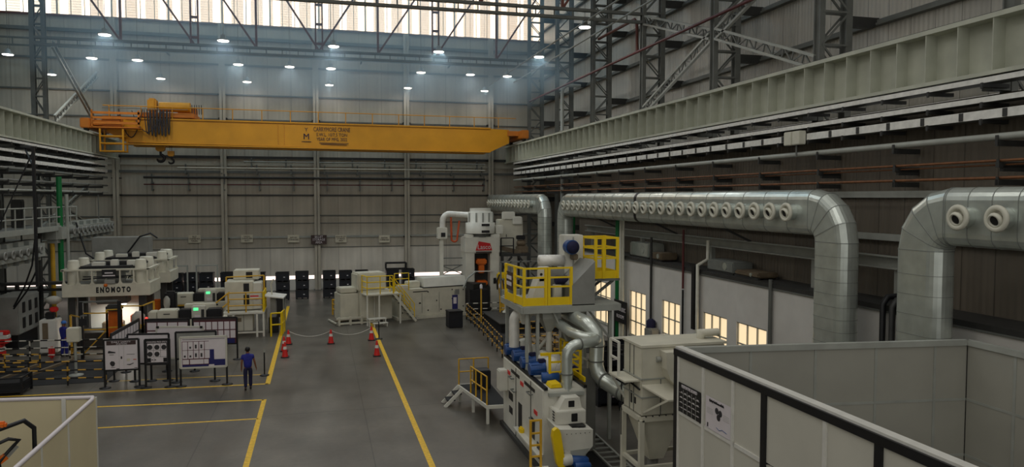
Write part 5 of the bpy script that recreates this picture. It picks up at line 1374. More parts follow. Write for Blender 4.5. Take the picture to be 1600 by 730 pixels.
# ================================================================== signs on the back wall
SX = [(-13.6, 4.5), (-9.9, 4.45), (-5.88, 4.42), (-2.2, 4.36), (1.68, 4.3), (5.35, 4.24)]
words_ = ['ALUMINIUM\nSTORAGE AREA\nFOR FORGING', 'BILLET\nSTORAGE AREA\nFORGING', 'FORGING\nSTORAGE AREA\nBILLETS', 'EMPTY BIN\nSTORAGE AREA', 'RAW BILLET\nSTORAGE\nAREA', 'BILLET BIN\nSTORAGE AREA']
lab = ['cream text sign on the back wall behind the far press beam', 'cream text sign on the back wall above the green screens', 'cream text sign on the back wall above the cream cabin', 'cream text sign on the back wall on the desk side of the pillar sign', 'cream text sign on the back wall just past the pillar sign', 'cream text sign on the back wall above the beige machine']
for (x, z), tx, l in zip(SX, words_, lab):
    s = thing('wall_sign', l, 'sign', (x, YB - .2, z - .3), 'cream signs on the back wall')
    MB().box((x - .46, YB - .2, z - .32), (x + .46, YB - .17, z + .32)).build('panel', 'sign_tan', s)
    text(tx, .2, 'sign_brown', s, (x, YB - .21, z), FACE_Y, width=.8)
    MB().box((x - .03, YB - .17, z - .1), (x + .03, YB, z + .1)).build('fixing', 'steel', s)
s = thing('pillar_sign', 'dark brown sign with white lettering on the pillar', 'sign', (-.2, 63.2, 3.9))
MB().box((-.78, 63.3, 3.88), (.5, 63.36, 4.66)).build('panel', 'sign_brown', s)
text('BILLET\nSTORAGE\nAREA', .27, 'paper', s, (-.14, 63.29, 4.27), FACE_Y, width=1.0)

# ================================================================== cones and rope
cone0 = None
def cone(x, y, label):
    global cone0
    if cone0 is None:
        cone0 = thing('traffic_cone', label, 'cone', (x, y, 0), 'traffic cones by the yellow lines')
        MB().rbox((-.2, -.2, 0), (.2, .2, .04), .015).build('base', 'black', cone0, True)
        MB().lathe((0, 0, .04), (0, 0, 1), [(.15, 0), (.045, .68), (.04, .71), (.0, .72)], 18).build('cone_body', 'red', cone0, True)
        MB().lathe((0, 0, .04), (0, 0, 1), [(.098, .36), (.075, .5)], 18).build('white_band', 'coneband', cone0, True)
    else: dup(cone0, (x, y, 0), 0, label)
cone(-1.75, 37.0, 'red cone in front of the yellow line, nearest the standing boards')
cone(-1.86, 38.5, 'red cone on the yellow line between the two other board-side cones')
cone(-1.72, 40.3, 'red cone at the board end of the rope')
cone(.47, 39.9, 'red cone alone in the middle of the aisle holding the rope')
cone(2.63, 40.3, 'red cone at the machine end of the rope')
cone(2.62, 36.2, 'red cone in front of the yellow line on the machine side')
for a, b_, l in (((-1.72, 40.3), (.47, 39.9), 'white rope sagging between the middle cone and the board-side cone'), ((.47, 39.9), (2.63, 40.3), 'white rope sagging between the middle cone and the machine-side cone')):
    tag(MB().tube([(a[0] + (b_[0] - a[0]) * i / 14, a[1] + (b_[1] - a[1]) * i / 14, .7 - .3 * (1 - (2 * i / 14 - 1) ** 2)) for i in range(15)], .018, 6).build('rope', 'rope'), l, 'rope', 'rope between the cones')
def stand_post(x, y, h, label, m='black'):
    t = thing('barrier_post', label, 'post', (x, y, 0)); MB().lathe((x, y, 0), (0, 0, 1), [(.2, 0), (.2, .03), (.04, .06)], 14).build('base', m, t); MB().cyl((x, y, .04), (x, y, h), .03, 8).build('post', m, t); MB().cyl((x, y, h - .12), (x, y, h), .045, 8).build('cap', 'steel_light', t)
stand_post(-2.45, 33.4, 1.15, 'slim black barrier post beside the yellow corner line'); stand_post(3.05, 40.5, 1.1, 'slim black barrier post beside the machine-side cones')
# ================================================================== two ring-frame presses
def press(x0, x1, y0, dz, label, lettering, board):
    t = thing('frame_press', label, 'press', ((x0+x1)/2, y0 + 1.3, 0), 'four post presses')
    y1 = y0 + 2.6; z0, z1 = 2.77 + dz, 3.4 + dz
    MB().rbox((x0, y0, z0), (x1, y0 + .35, z1), .02).build('front_beam', 'offwhite', t)
    MB().rbox((x0, y1 - .35, z0), (x1, y1, z1), .02).build('rear_beam', 'offwhite', t)
    for x in (x0, x1 - .3): MB().box((x, y0 + .35, z0), (x + .3, y1 - .35, z1)).build('side_beam', 'offwhite', t)
    MB().box((x0 + .3, y0 + .35, z1 - .1), (x1 - .3, y1 - .35, z1)).build('cover_plate', 'grey', t)
    zt = z1 + .78
    MB().rbox((x0 - .03, y0, zt - .1), (x1, y0 + .14, zt), .02).build('upper_rail', 'offwhite', t)
    MB().rbox((x0 - .03, y1 - .14, zt - .1), (x1, y1, zt), .02).build('upper_rail', 'offwhite', t)
    for x in (x0 - .03, x1 - .14): MB().box((x, y0, zt - .1), (x + .14, y1, zt)).build('upper_rail', 'offwhite', t)
    n = 7
    for k in range(n):
        x = x0 + .05 + (x1 - x0 - .2) * k / (n - 1)
        for yy in (y0, y1 - .12):
            MB().prism([(x - .08, z1), (x + .16, z1), (x + .09, z1 + .1), (x + .07, z1 + .2), (x + .07, zt - .1), (x + .01, zt - .1), (x + .01, z1 + .2), (x - .01, z1 + .1)], 'xz', yy, yy + .12).build('web_plate', 'offwhite', t)
    for x in (x0 + .42, x1 - .5):
        for yy in (y0 + .45, y1 - .45): MB().lathe((x, yy, z1), (0, 0, 1), [(.28, 0), (.28, 1.0), (.26, 1.02), (.26, 1.16), (.22, 1.22), (.0, 1.24)], 20).build('tie_cylinder', 'offwhite', t)
    for x in (x0 + .35, x1 - .45):
        for yy in (y0 + .3, y1 - .5): MB().box((x - .16, yy, 0), (x + .16, yy + .3, z0)).build('post', 'dark', t)
    MB().rbox((x0 + .7, y0 + .3, zt - .05), (x1 - .9, y1 - .5, zt + .12), .05).build('cable_tray', 'black', t)
    MB().rbox((x0 + 1.1, y0 + .9, zt + .1), (x1 - .4, y1 - .9, zt + .3), .05).build('pipe_bundle', 'black', t)
    for x, yy, w_, h in ((x0 + 1.2, y0 + .6, .6, .2), (x0 + 2.1, y0 + .5, .35, .32), (x0 + 2.8, y0 + .8, .8, .25), (x1 - .9, y1 - .6, .5, .35)): MB().rbox((x, yy, zt + .05), (x + w_, yy + .35, zt + h + .1), .03).build('valve_block', 'white', t)
    MB().box((x0 + 1.4, y0 + .7, z1), (x1 - 1.3, y0 + .8, zt - .15)).build('inner_plate', 'grey', t)
    MB().tube([(x0 + .9, y0 + .2, z1 + .25), (x0 + 1.6, y0 + .1, z1 + .3), (x1 - 1.2, y0 + .2, z1 + .32)], .04, 6).build('hose', 'black', t)
    MB().tube([(x0 + .9, y0 + .25, z1 + .38), (x0 + 1.9, y0 + .16, z1 + .36), (x1 - .8, y0 + .25, z1 + .4)], .03, 6).build('hose', 'black', t)
    # working space
    MB().rbox((x0 + .3, y0 + .5, 0), (x1 - .2, y1 - .3, .85), .04).build('bed', 'dark', t)
    MB().box((x0 + .7, y1 - .5, .85), (x1 - .8, y1 - .45, z0)).build('back_panel', 'lowwhite', t)
    MB().rbox((x0 + 1.3, y0 + .8, z0 - .5), (x1 - 1.3, y1 - .8, z0), .05).build('slide', 'steel', t)
    MB().rbox((x0 + 1.5, y0 + 1.0, .85), (x1 - 1.6, y1 - .9, 1.3), .05).build('lower_die', 'brownstuff', t)
    MB().rbox((x1 - 1.1, y0 + .6, .85), (x1 - .6, y0 + 1.0, 1.7), .05).build('trim_unit', 'orange', t)
    if lettering:
        text('E N O M O T O', .36, 'black', t, (x0 + 2.35, y0 - .01, (z0 + z1) / 2 + .01), FACE_Y, width=1.6, bold=.022)
        b = MB().box((x0 + 1.85, y0 - .08, z1 + .3), (x0 + 2.5, y0 - .04, z1 + .75)).build('press_sign', 'black', t)
        for k, zz in enumerate((z1 + .58, z1 + .44)): MB().box((x0 + (1.98 if k == 0 else 1.88), y0 - .09, zz - .03), (x0 + (2.36 if k == 0 else 2.46), y0 - .08, zz + .03)).build('text_strip', 'paper', b)
        MB().rbox((x0 + 1.95, y0 - .08, z1 + .02), (x0 + 2.45, y0 - .02, z1 + .24), .02).build('gauge_box', 'grey', t)
        MB().lathe((x0 + 2.0, y0 - .02, z1 - .05), (0, -1, 0), [(.09, 0), (.07, .12), (0, .14)], 12).build('beacon', 'orange', t)
    else:
        text('E N O M O T O', .36, 'black', t, (x0 + 2.35, y0 - .01, (z0 + z1) / 2), FACE_Y, width=1.6, bold=.022)
    MB().box((x0 + 2.0, y0 + .9, z0 - .56), (x0 + 2.7, y0 + 1.0, z0 - .52)).build('work_lamp', 'lamp', t)
    return t
press(-12.6, -8.55, 41.0, 0, 'cream four post press with dark lettering on its beam beside the robot cage', True, True)
press(-12.9, -8.65, 46.8, 0.0, 'cream four post press standing behind the lettered press', False, False)
wl = bpy.data.lights.new('work_light', 'AREA'); wl.size = .8; wl.energy = 60; wl.color = (1, .96, .86)
wo = bpy.data.objects.new('work_light', wl); COL.objects.link(wo); wo.location = (-10.3, 42.0, 2.15)

# ================================================================== robot cage
cg = thing('machine_cage', 'amber steel guard cage with diagonal bars in front of the lettered press', 'cage', (-9.9, 39.6, 0))
def cage_panel(a, b_, z0, z1, dia=True, r=.05):
    mb = MB()
    for z in (z0, (z0+z1)/2 + .2, z1): mb.bar((a[0], a[1], z), (b_[0], b_[1], z), r)
    if dia: mb.bar((a[0], a[1], z0), (b_[0], b_[1], (z0+z1)/2 + .2), r)
    mb.build('side_panel', 'amber', cg)
    for p in (a, b_): MB().bar((p[0], p[1], 0), (p[0], p[1], z1), r * 1.6).build('post', 'amber', cg)
cage_panel((-11.2, 39.2), (-10.1, 39.1), .2, 2.2); cage_panel((-10.1, 39.1), (-9.5, 39.2), .2, 2.35, False); cage_panel((-9.5, 39.2), (-8.5, 39.0), .2, 2.5)
cage_panel((-8.5, 39.0), (-8.3, 40.6), .2, 2.5); cage_panel((-12.0, 40.2), (-11.2, 39.2), .2, 2.0)
MB().bar((-11.3, 39.15, 2.75), (-9.6, 39.1, 2.78), .08).build('top_bar', 'steel', cg)
for x in (-11.2, -9.55): MB().bar((x, 39.12, 0), (x, 39.12, 2.78), .14).build('dark_post', 'black', cg)
rb2 = thing('welding_robot', 'orange robot arm inside the amber cage under the lettered press', 'robot', (-10.2, 40.1, 0))
MB().lathe((-10.0, 40.1, 0), (0, 0, 1), [(.35, 0), (.3, .4), (.25, .8)], 14).build('pedestal', 'orange', rb2); MB().rbox((-10.25, 39.8, .8), (-9.7, 40.4, 2.3), .1).build('arm', 'orange', rb2); MB().rbox((-10.3, 39.6, 2.2), (-9.6, 40.2, 2.5), .08).build('wrist', 'dark', rb2)
rb3 = thing('transfer_robot', 'pale robot head wrapped in cloth inside the amber cage beside the board stands', 'robot', (-8.8, 40.0, 0))
MB().rbox((-9.1, 39.8, 0), (-8.7, 40.3, 1.2), .06).build('pedestal', 'dark', rb3); MB().lathe((-8.9, 40.0, 1.2), (0, 0, 1), [(.25, 0), (.34, .3), (.3, .7), (.12, .9)], 14).build('cloth_cover', 'leathery', rb3)
# pedestal, stand, worker's panel
cp = thing('control_pedestal', 'cream control box on a thin post in front of the robot cage', 'control stand', (-10.5, 35.5, 0))
MB().rbox((-10.75, 35.35, 1.5), (-10.25, 35.75, 2.12), .03).build('box', 'offwhite', cp); MB().cyl((-10.45, 35.5, 0), (-10.45, 35.5, 1.5), .06, 10).build('post', 'steel_light', cp); MB().lathe((-10.45, 35.5, 0), (0, 0, 1), [(.3, 0), (.3, .04), (.08, .08)], 14).build('foot', 'steel_light', cp)
tp = MB(); tp.bar((-10.3, 35.55, 2.2), (-10.2, 35.5, 2.62), .05); tp.bar((-10.2, 35.5, 2.62), (-9.95, 35.5, 2.64), .05); tp.build('display_arm', 'steel', cp); MB().rbox((-10.28, 35.45, 2.2), (-9.95, 35.5, 2.5), .02).build('display', 'black', cp)
wt = thing('work_table', 'white work cabinet under a bagged tool head by the worker in the blue cap', 'cabinet', (-13.1, 40.7, 0))
MB().rbox((-13.5, 40.5, .1), (-12.7, 41.3, 1.75), .04).build('cabinet_body', 'lowwhite', wt); MB().box((-13.35, 40.48, .8), (-13.1, 40.5, 1.6)).build('door', 'brownstuff', wt); MB().rbox((-13.3, 40.7, 1.75), (-12.9, 41.1, 2.1), .05).build('tool_base', 'black', wt)
MB().rbox((-13.1, 40.75, 2.1), (-12.75, 41.0, 2.35), .05).build('red_head', 'red', wt); MB().lathe((-12.95, 40.9, 2.5), (0, 0, 1), [(.2, 0), (.36, .12), (.34, .28), (.2, .36), (0, .4)], 14).build('bag_cover', 'leathery', wt)
tag(MB().rbox((-12.85, 39.6, 0), (-12.6, 39.9, .55), .08).build('red_container', 'red'), 'small red container standing behind the striped barrier near the worker', 'container')
# grey cabinet with windows
gc = thing('machine_cabinet', 'tall grey cabinet with six rounded dark windows beside the cream press', 'cabinet', (-15.2, 43.6, 0))
MB().rbox((-16.3, 42.3, .75), (-15.0, 45.2, 2.7), .05).build('cabinet_body', 'grey', gc); MB().box((-16.2, 42.4, 0), (-15.1, 45.1, .75)).build('plinth', 'black', gc)
for k in range(3):
    for z in (1.3, 2.1):
        y = 42.8 + k * .85; MB().rbox((-15.01, y, z - .28), (-14.98, y + .38, z + .28), .1).build('window', 'black', gc)
gc2 = thing('machine_cover', 'pale draped machine cover at the edge behind the red barriers', 'cover', (-17.2, 43.5, 0))
MB().rbox((-18.4, 42.2, .6), (-16.6, 44.2, 2.8), .15).build('cover', 'leathery', gc2); MB().box((-18.3, 42.3, 0), (-16.7, 44.1, .62)).build('base', 'dark', gc2)
for k, (x, y, z) in enumerate(((-15.9, 41.0, 0), (-15.65, 40.95, .62))):
    b = thing('plastic_barrier', ('lower red and white plastic barrier at the picture edge behind the striped pipes', 'red and white plastic barrier stacked on top of the lower one')[k], 'barrier', (x, y, z), 'red and white barriers')
    MB().rbox((x - .7, y - .25, z), (x + .7, y + .25, z + .22), .04).build('lower_body', 'red', b); MB().rbox((x - .7, y - .23, z + .2), (x + .7, y + .23, z + .42), .04).build('white_band', 'coneband', b); MB().rbox((x - .68, y - .2, z + .4), (x + .68, y + .2, z + .62), .05).build('upper_body', 'red', b); MB().box((x + .25, y - .215, z + .42), (x + .5, y - .2, z + .58)).build('sticker', 'paper', b)
# striped barriers
struct(MB().box((-15.5, 33.95, 0), (-8.9, 38.9, .015)).build('floor_mat', 'rubber'))
bar_fence([(-13.2, 34.1, 0), (-8.75, 33.5, 0)], 'striped pipe barrier at the edge of the dark mat close to the standing boards', 1.0, 1.45)
bar_fence([(-15.2, 39.3, 0), (-9.9, 38.6, 0)], 'striped pipe barrier in front of the worker in the blue cap', 1.0, 1.6, 'stripew_')
bar_fence([(-15.2, 37.3, 0), (-12.2, 36.6, 0)], 'striped pipe barrier between the red barriers and the dark mat', .8, 1.4)
for k, (p, q) in enumerate((((-12.6, 34.6, .1), (-10.9, 36.6, .5)), ((-13.2, 34.9, .12), (-12.2, 36.3, .4)))):
    tag(MB().bar(p, q, .14, .1).build('steel_bar', 'brownstuff'), '%s brown steel bar lying across the dark mat' % ('long', 'short')[k], 'bar', 'bars lying on the dark mat')
wcr = thing('wire_crate', 'black open wire crate on the floor before the striped barrier', 'crate', (-12.3, 32.9, 0))
for x, y in ((-13.2, 32.5), (-11.5, 32.5), (-13.2, 33.5), (-11.5, 33.5)): MB().box((x - .04, y - .04, 0), (x + .04, y + .04, .7)).build('post', 'black', wcr)
mb = MB()
for z in (.15, .42, .68):
    for a, b_ in (((-13.2, 32.5), (-11.5, 32.5)), ((-13.2, 33.5), (-11.5, 33.5)), ((-13.2, 32.5), (-13.2, 33.5)), ((-11.5, 32.5), (-11.5, 33.5))): mb.bar((a[0], a[1], z), (b_[0], b_[1], z), .05)
mb.build('wire_frame', 'black', wcr); MB().box((-13.2, 32.5, .1), (-11.5, 33.5, .5)).build('tray', 'black', wcr)

# ================================================================== walkway, ducts, risers on this side
wk = thing('walkway', 'raised steel walkway with white railing below the crane girder and trays', 'walkway', (-15.5, 40, 6.0))
MB().box((-16.6, 28, 6.05), (-14.5, 50.2, 6.15)).build('deck', 'steel', wk); MB().box((-14.55, 28, 5.92), (-14.45, 50.2, 6.2)).build('edge_beam', 'steel_light', wk)
mb = MB(); railing(mb, [(-14.5, 28, 6.15), (-14.5, 50.2, 6.15), (-16.4, 50.2, 6.15)], 1.1, 1.2, (.5, 1), .035); mb.build('hand_rail', 'steel_light', wk)
for y in (29.2, 36.5, 43.8, 50.0): MB().bar((-14.6, y, 6.0), (-17, y, 6.0), .12).build('bracket', 'steel', wk)
for k, (y, z) in enumerate(((38.0, 7.0), (42.6, 7.0), (45.6, 6.85))):
    e = thing('wall_cabinet', 'dark tall cabinet on the raised walkway, %s along it' % ORD[k], 'cabinet', (-16.0, y, 6.15)); MB().rbox((-16.3, y - .25, 6.15), (-15.8, y + .25, 7.7), .03).build('cabinet_body', 'dark', e); MB().box((-15.8, y - .2, 6.3), (-15.78, y + .2, 7.6)).build('door', 'black', e)
def far_duct(x, y0, y1, z0, z1, nz, label):
    t = thing('air_duct', label, 'air duct', (x, (y0+y1)/2, z0), 'air ducts on the press side')
    MB().rbox((x - 1.0, y0, z0), (x, y1, z1), .22).build('duct_body', 'steel_light', t)
    n = int((y1 - y0) / 1.4)
    for k in range(1, n): MB().rbox((x - 1.005, y0 + 1.4*k, z0 - .006), (x + .006, y0 + 1.4*k + .03, z1 + .006), .22).build('seam', 'galvdark', t)
    first = None
    for k in range(nz):
        y = y0 + 1.6 + k * (y1 - y0 - 2.2) / nz
        if first is None:
            ya = y; first = MB().lathe((x - .02, y, (z0+z1)/2 + .05), (1, 0, 0), [(.16, 0), (.16, .22), (.22, .24), (.22, .28), (.15, .3), (.1, .2)], 16).build('nozzle', 'grey', t)
        else:
            c = first.copy(); COL.objects.link(c); c.parent = t; c.location = (0, y - ya, 0)
    for y in (y0 + 2, y1 - 2):
        MB().bar((x - .5, y, z1), (x - .5, y, 6.0 if z1 < 6 else 8.0), .06).build('hanger', 'steel', t)
    return t
far_duct(-14.3, 46.6, 58.0, 5.2, 6.35, 11, 'galvanised duct with pale nozzles high behind the cream presses')
far_duct(-14.6, 33, 45.3, 4.4, 5.55, 11, 'shadowed galvanised duct hanging under the raised walkway')
MB_ = [('riser_pipe', (-14.85, 47.0), .12, 'amber', 0, 6.0, 'amber riser pipe beside the green pipe on the press side'), ('riser_pipe', (-14.55, 47.4), .15, 'green', 3.0, 9.0, 'green riser pipe beside the amber pipe on the press side'), ('riser_pipe', (-14.3, 47.8), .1, 'steel_light', 0, 8, 'pale riser pipe between the green pipe and the far duct'), ('riser_pipe', (-15.3, 46.4), .12, 'dark', 0, 8, 'dark riser pipe beside the amber pipe on the press side')]
for n, (x, y), r, m, z0, z1, l in MB_:
    tag(MB().cyl((x, y, z0), (x, y, z1), r, 12).build(n, m), l, 'pipe')
hp = thing('cable_mast', 'thin black mast with loose cables hanging in front of the raised walkway', 'mast', (-13.0, 39.0, 3.6))
MB().bar((-13, 39, 3.6), (-13, 39, 10.2), .12).build('mast', 'black', hp); MB().bar((-13, 39, 10.15), (-14.0, 40.5, 10.3), .1).build('arm', 'black', hp); MB().bar((-13, 39, 9.2), (-13.7, 40.0, 10.2), .06).build('strut', 'black', hp)
MB().tube([(-13, 39, 6.2), (-13.2, 39, 4.6), (-13.6, 39.2, 3.6), (-14.2, 39.5, 2.6)], .04, 6).build('cable', 'black', hp); MB().tube([(-12.95, 39, 6.0), (-13.0, 39, 4.4), (-13.5, 39.2, 3.4), (-14.2, 39.5, 2.5)], .04, 6).build('cable', 'black', hp)
MB().bar((-13, 39, 10.0), (-14.45, 39, 6.6), .05).build('strut', 'black', hp)
ob = thing('overhead_duct_box', 'grey sheet metal box with a looped cable above the cream presses', 'duct', (-12.6, 50, 4.4))
MB().rbox((-13.6, 49.8, 3.9), (-10.4, 51.0, 5.35), .03).build('casing', 'grey', ob); MB().tube([(-14.3, 49.4, 6.3), (-13.8, 49.4, 4.4), (-13.0, 49.4, 3.8), (-11.8, 49.4, 4.0), (-10.8, 49.4, 5.4), (-10.2, 49.4, 5.6), (-9.8, 49.4, 5.3)], .05, 6).build('looped_cable', 'black', ob)
for x in (-13.5, -10.5): MB().box((x - .05, 50.2, 0), (x + .05, 50.3, 3.9)).build('leg', 'steel', ob)
dkb = thing('dark_gantry', 'dark steel gantry with shelves between the walkway and the lettered press', 'gantry', (-15.5, 45.5, 0))
MB().box((-17.8, 45.6, 2.95), (-13.1, 46.2, 3.1)).build('shelf', 'dark', dkb); MB().box((-17.8, 45.6, 2.6), (-13.2, 46.2, 2.7)).build('shelf', 'black', dkb)
for x in (-17.7, -16.3, -13.2): MB().box((x - .08, 45.8, 0), (x + .08, 46.0, 3.0)).build('post', 'dark', dkb)
# ================================================================== machining lines with green screens
def line(x, y, label, k):
    t = thing('machining_line', label, 'machine', (x, y, 0), 'machining lines with green screens')
    MB().rbox((x + .8, y, .3), (x + 3.15, y + 1.3, 1.62), .04).build('bed', 'offwhite', t); MB().box((x + (-.3 if k == 0 else .1), y + .1, 0), (x + 3.1, y + 1.2, .32)).build('base', 'black', t)
    MB().rbox((x + .0, y - .1, 1.5), (x + .92, y + .8, 2.15), .04).build('head_cabinet', 'offwhite', t)
    if k == 0: MB().rbox((x - .42, y - .05, 1.4), (x - .04, y + .7, 2.1), .04).build('head_cabinet', 'offwhite', t)
    MB().rbox((x + .1, y, .3), (x + .8, y + .7, 1.5), .03).build('head_stand', 'dark', t)
    MB().box((x + .0, y - .13, 1.43), (x + .92, y + .5, 1.5)).build('yellow_edge', 'amber', t)
    MB().rbox((x + .95, y + .2, 1.6), (x + 1.6, y + .9, 2.12), .05).build('dark_guard', 'black', t); MB().rbox((x + 2.25, y + .2, 1.6), (x + 3.0, y + .9, 2.1), .05).build('dark_guard', 'black', t)
    MB().rbox((x + 1.1, y + .9, 1.6), (x + 2.6, y + 1.3, 2.3), .04).build('rear_cabinet', 'offwhite', t)
    c = MB().rbox((x + 1.6, y - .1, 1.55), (x + 2.25, y + .3, 2.32), .04).build('control_console', 'lightgrey', t)
    MB().box((x + 1.7, y - .12, 2.1), (x + 1.92, y - .1, 2.24)).build('screen', 'screen', c); MB().box((x + 1.75, y - .12, 1.7), (x + 2.0, y - .1, 1.86)).build('display', 'paper', c); MB().box((x + 2.06, y - .12, 1.65), (x + 2.2, y - .1, 2.15)).build('button_panel', 'dark', c)
    for q in (1.2, 2.2): MB().box((x + q, y - .012, 1.38), (x + q + .14, y, 1.48)).build('latch', 'black', t)
    MB().box((x + .3, y - .115, 1.95), (x + .6, y - .1, 1.99)).build('handle', 'dark', t)
    bx = x - .5 if k == 0 else x - .12
    MB().lathe((bx, y, 1.7), (0, 0, 1), [(.06, 0), (.06, .12), (0, .15)], 10).build('red_beacon', 'redlamp', t); MB().box((bx - .07, y, 0), (bx + .07, y + .12, 1.7)).build('beacon_post', 'black', t)
line(-7.95, 39.6, 'beige machining line with a small green screen behind the standing boards', 0)
line(-8.3, 46.3, 'beige machining line farther back, partly hidden by the first one', 1)
tag(MB().rbox((-8.4, 43.7, 0), (-7.8, 44.2, 2.6), .1).build('dark_column', 'black'), 'dark covered column standing beside the lettered press', 'column')
tb2 = thing('tool_bag', 'pale green covered tool hanging beside the dark column', 'cover', (-9.1, 43.4, 1.8)); MB().lathe((-8.2, 43.3, 1.75), (0, 0, 1), [(.12, 0), (.17, .2), (.16, .5), (.06, .65)], 12).build('cover', 'leathery', tb2); MB().cyl((-8.2, 43.3, 0), (-8.2, 43.3, 1.76), .06, 8).build('post', 'dark', tb2)
for k, x in enumerate((-9.9, -7.9)):
    e = thing('bench_frame', ('grey bench frame before the stacked bins, far from the cream cabin', 'grey bench frame before the stacked bins, close to the cream cabin')[k], 'frame', (x, 56, 0), 'bench frames before the bins')
    for a in (-.7, .7):
        MB().box((x + a - .05, 55.9, 0), (x + a + .05, 56.0, 3.0)).build('post', 'steel_light', e)
    MB().box((x - .75, 55.88, 2.9), (x + .75, 56.02, 3.0)).build('top_bar', 'steel_light', e); MB().box((x - .7, 55.9, 1.0), (x + .7, 56, 1.1)).build('top_bar', 'steel_light', e)
# ================================================================== cream platform cabin
pc = thing('platform_cabin', 'cream enclosed machine cabin with amber-railed stairs beside the aisle line', 'machine', (-4.3, 44.2, 0))
MB().rbox((-5.25, 43.6, 1.45), (-3.75, 45.2, 3.05), .03).build('cabin', 'offwhite', pc); MB().rbox((-4.9, 44.6, 3.05), (-3.5, 45.8, 3.6), .03).build('upper_cabin', 'offwhite', pc)
MB().rbox((-3.95, 43.7, 1.45), (-3.3, 45.0, 2.95), .03).build('side_cabin', 'white', pc)
for z0, z1 in ((1.75, 2.3), (2.5, 2.95)): MB().box((-4.25, 43.58, z0), (-3.95, 43.6, z1)).build('door_window', 'black', pc)
MB().box((-4.2, 44.58, 3.15), (-3.85, 44.6, 3.5)).build('door_window', 'black', pc)
MB().box((-3.85, 43.0, 2.05), (-3.4, 43.03, 2.35)).build('warning_notice', 'paper', pc); MB().box((-3.85, 42.995, 2.25), (-3.4, 43.0, 2.33)).build('notice_header', 'red', pc)
MB().box((-5.3, 42.9, 1.3), (-3.1, 45.2, 1.4)).build('deck', 'white', pc)
for x, y in ((-4.75, 42.95), (-3.15, 42.95), (-3.5, 42.95), (-5.2, 45.1), (-3.15, 45.1)): MB().box((x - .05, y - .05, 0), (x + .05, y + .05, 1.32)).build('leg', 'white', pc)
MB().box((-4.75, 42.93, .22), (-3.15, 42.99, .3)).build('tie_bar', 'white', pc)
MB().rbox((-4.7, 43.2, .3), (-3.75, 44.2, 1.25), .03).build('lower_cabinet', 'lightgrey', pc); MB().box((-4.55, 43.18, .85), (-4.35, 43.2, 1.05)).build('latch', 'brownstuff', pc)
MB().box((-4.24, 43.18, .3), (-4.22, 43.2, 1.25)).build('door_joint', 'steel', pc)
mb = MB(); railing(mb, [(-5.0, 42.95, 1.4), (-3.15, 42.95, 1.4)], 1.1, .9, (.35, .68, 1), .035); mb.build('hand_rail', 'amber', pc)
mb = MB(); railing(mb, [(-3.15, 42.95, 1.4), (-3.15, 44.8, 1.4), (-3.6, 44.8, 1.4)], 1.1, .6, (.35, .68, 1), .04); mb.build('hand_rail', 'yellow', pc)
mb = MB(); railing(mb, [(-5.2, 43.9, 2.4), (-3.2, 44.4, 2.4)], .9, 2.1, (1,), .04); mb.build('hand_rail', 'amber', pc)
for y in (42.95, 43.55): MB().bar((-5.0, y, 1.35), (-6.2, y, .35), .05, .12).build('stringer', 'white', pc)
for k in range(4): MB().box((-5.35 - .28 * k, 42.95, 1.1 - .26 * k), (-5.05 - .28 * k, 43.55, 1.14 - .26 * k)).build('tread', 'white', pc)
for y in (42.95, 43.55):
    mb = MB(); mb.tube([(-5.0, y, 2.5), (-6.2, y, 1.5)], .035, 6); mb.tube([(-5.0, y, 1.95), (-6.2, y, .95)], .03, 6); mb.cyl((-6.15, y, .4), (-6.15, y, 1.52), .035, 6); mb.build('stair_rail', 'amber', pc)
dsk = thing('display_stand', 'tall dark stand with a glossy sloping top beside the cream cabin', 'stand', (-2.7, 44.2, 0))
MB().add([(-3.2, 43.7, 2.2), (-2.1, 43.7, 2.05), (-1.95, 44.6, 2.15), (-3.0, 44.6, 2.3), (-3.2, 43.7, 2.14), (-2.1, 43.7, 1.99), (-1.95, 44.6, 2.09), (-3.0, 44.6, 2.24)], [(0,1,2,3),(7,6,5,4),(0,4,5,1),(1,5,6,2),(2,6,7,3),(3,7,4,0)]).build('glossy_top', 'alu', dsk)
MB().rbox((-2.95, 43.9, 0), (-2.4, 44.5, .9), .03).build('cabinet', 'black', dsk); MB().box((-2.85, 44.0, .9), (-2.55, 44.2, 2.15)).build('column', 'grey', dsk); MB().rbox((-2.5, 43.9, .9), (-2.1, 44.4, 2.02), .03).build('rear_panel', 'black', dsk)
for x, y in ((-2.12, 43.75), (-2.05, 44.55)): MB().cyl((x, y, 0), (x, y, 2.06), .025, 8).build('leg', 'steel_light', dsk)
tag(MB().tube([(-2.75, 44.1, 2.2), (-2.8, 44.1, 2.8), (-2.65, 44.0, 3.1)], .04, 8).build('desk_lamp', 'cream'), 'bent pale lamp arm on the tall display stand', 'lamp')
gr = thing('guard_rail', 'low amber guard rail on the floor by the tall display stand', 'rail', (-2.4, 43.2, 0))
mb = MB(); railing(mb, [(-2.75, 42.8, 0), (-2.2, 42.9, 0), (-2.1, 44.2, 0)], 1.3, .8, (.5, 1), .045); mb.build('rail', 'yellow', gr)
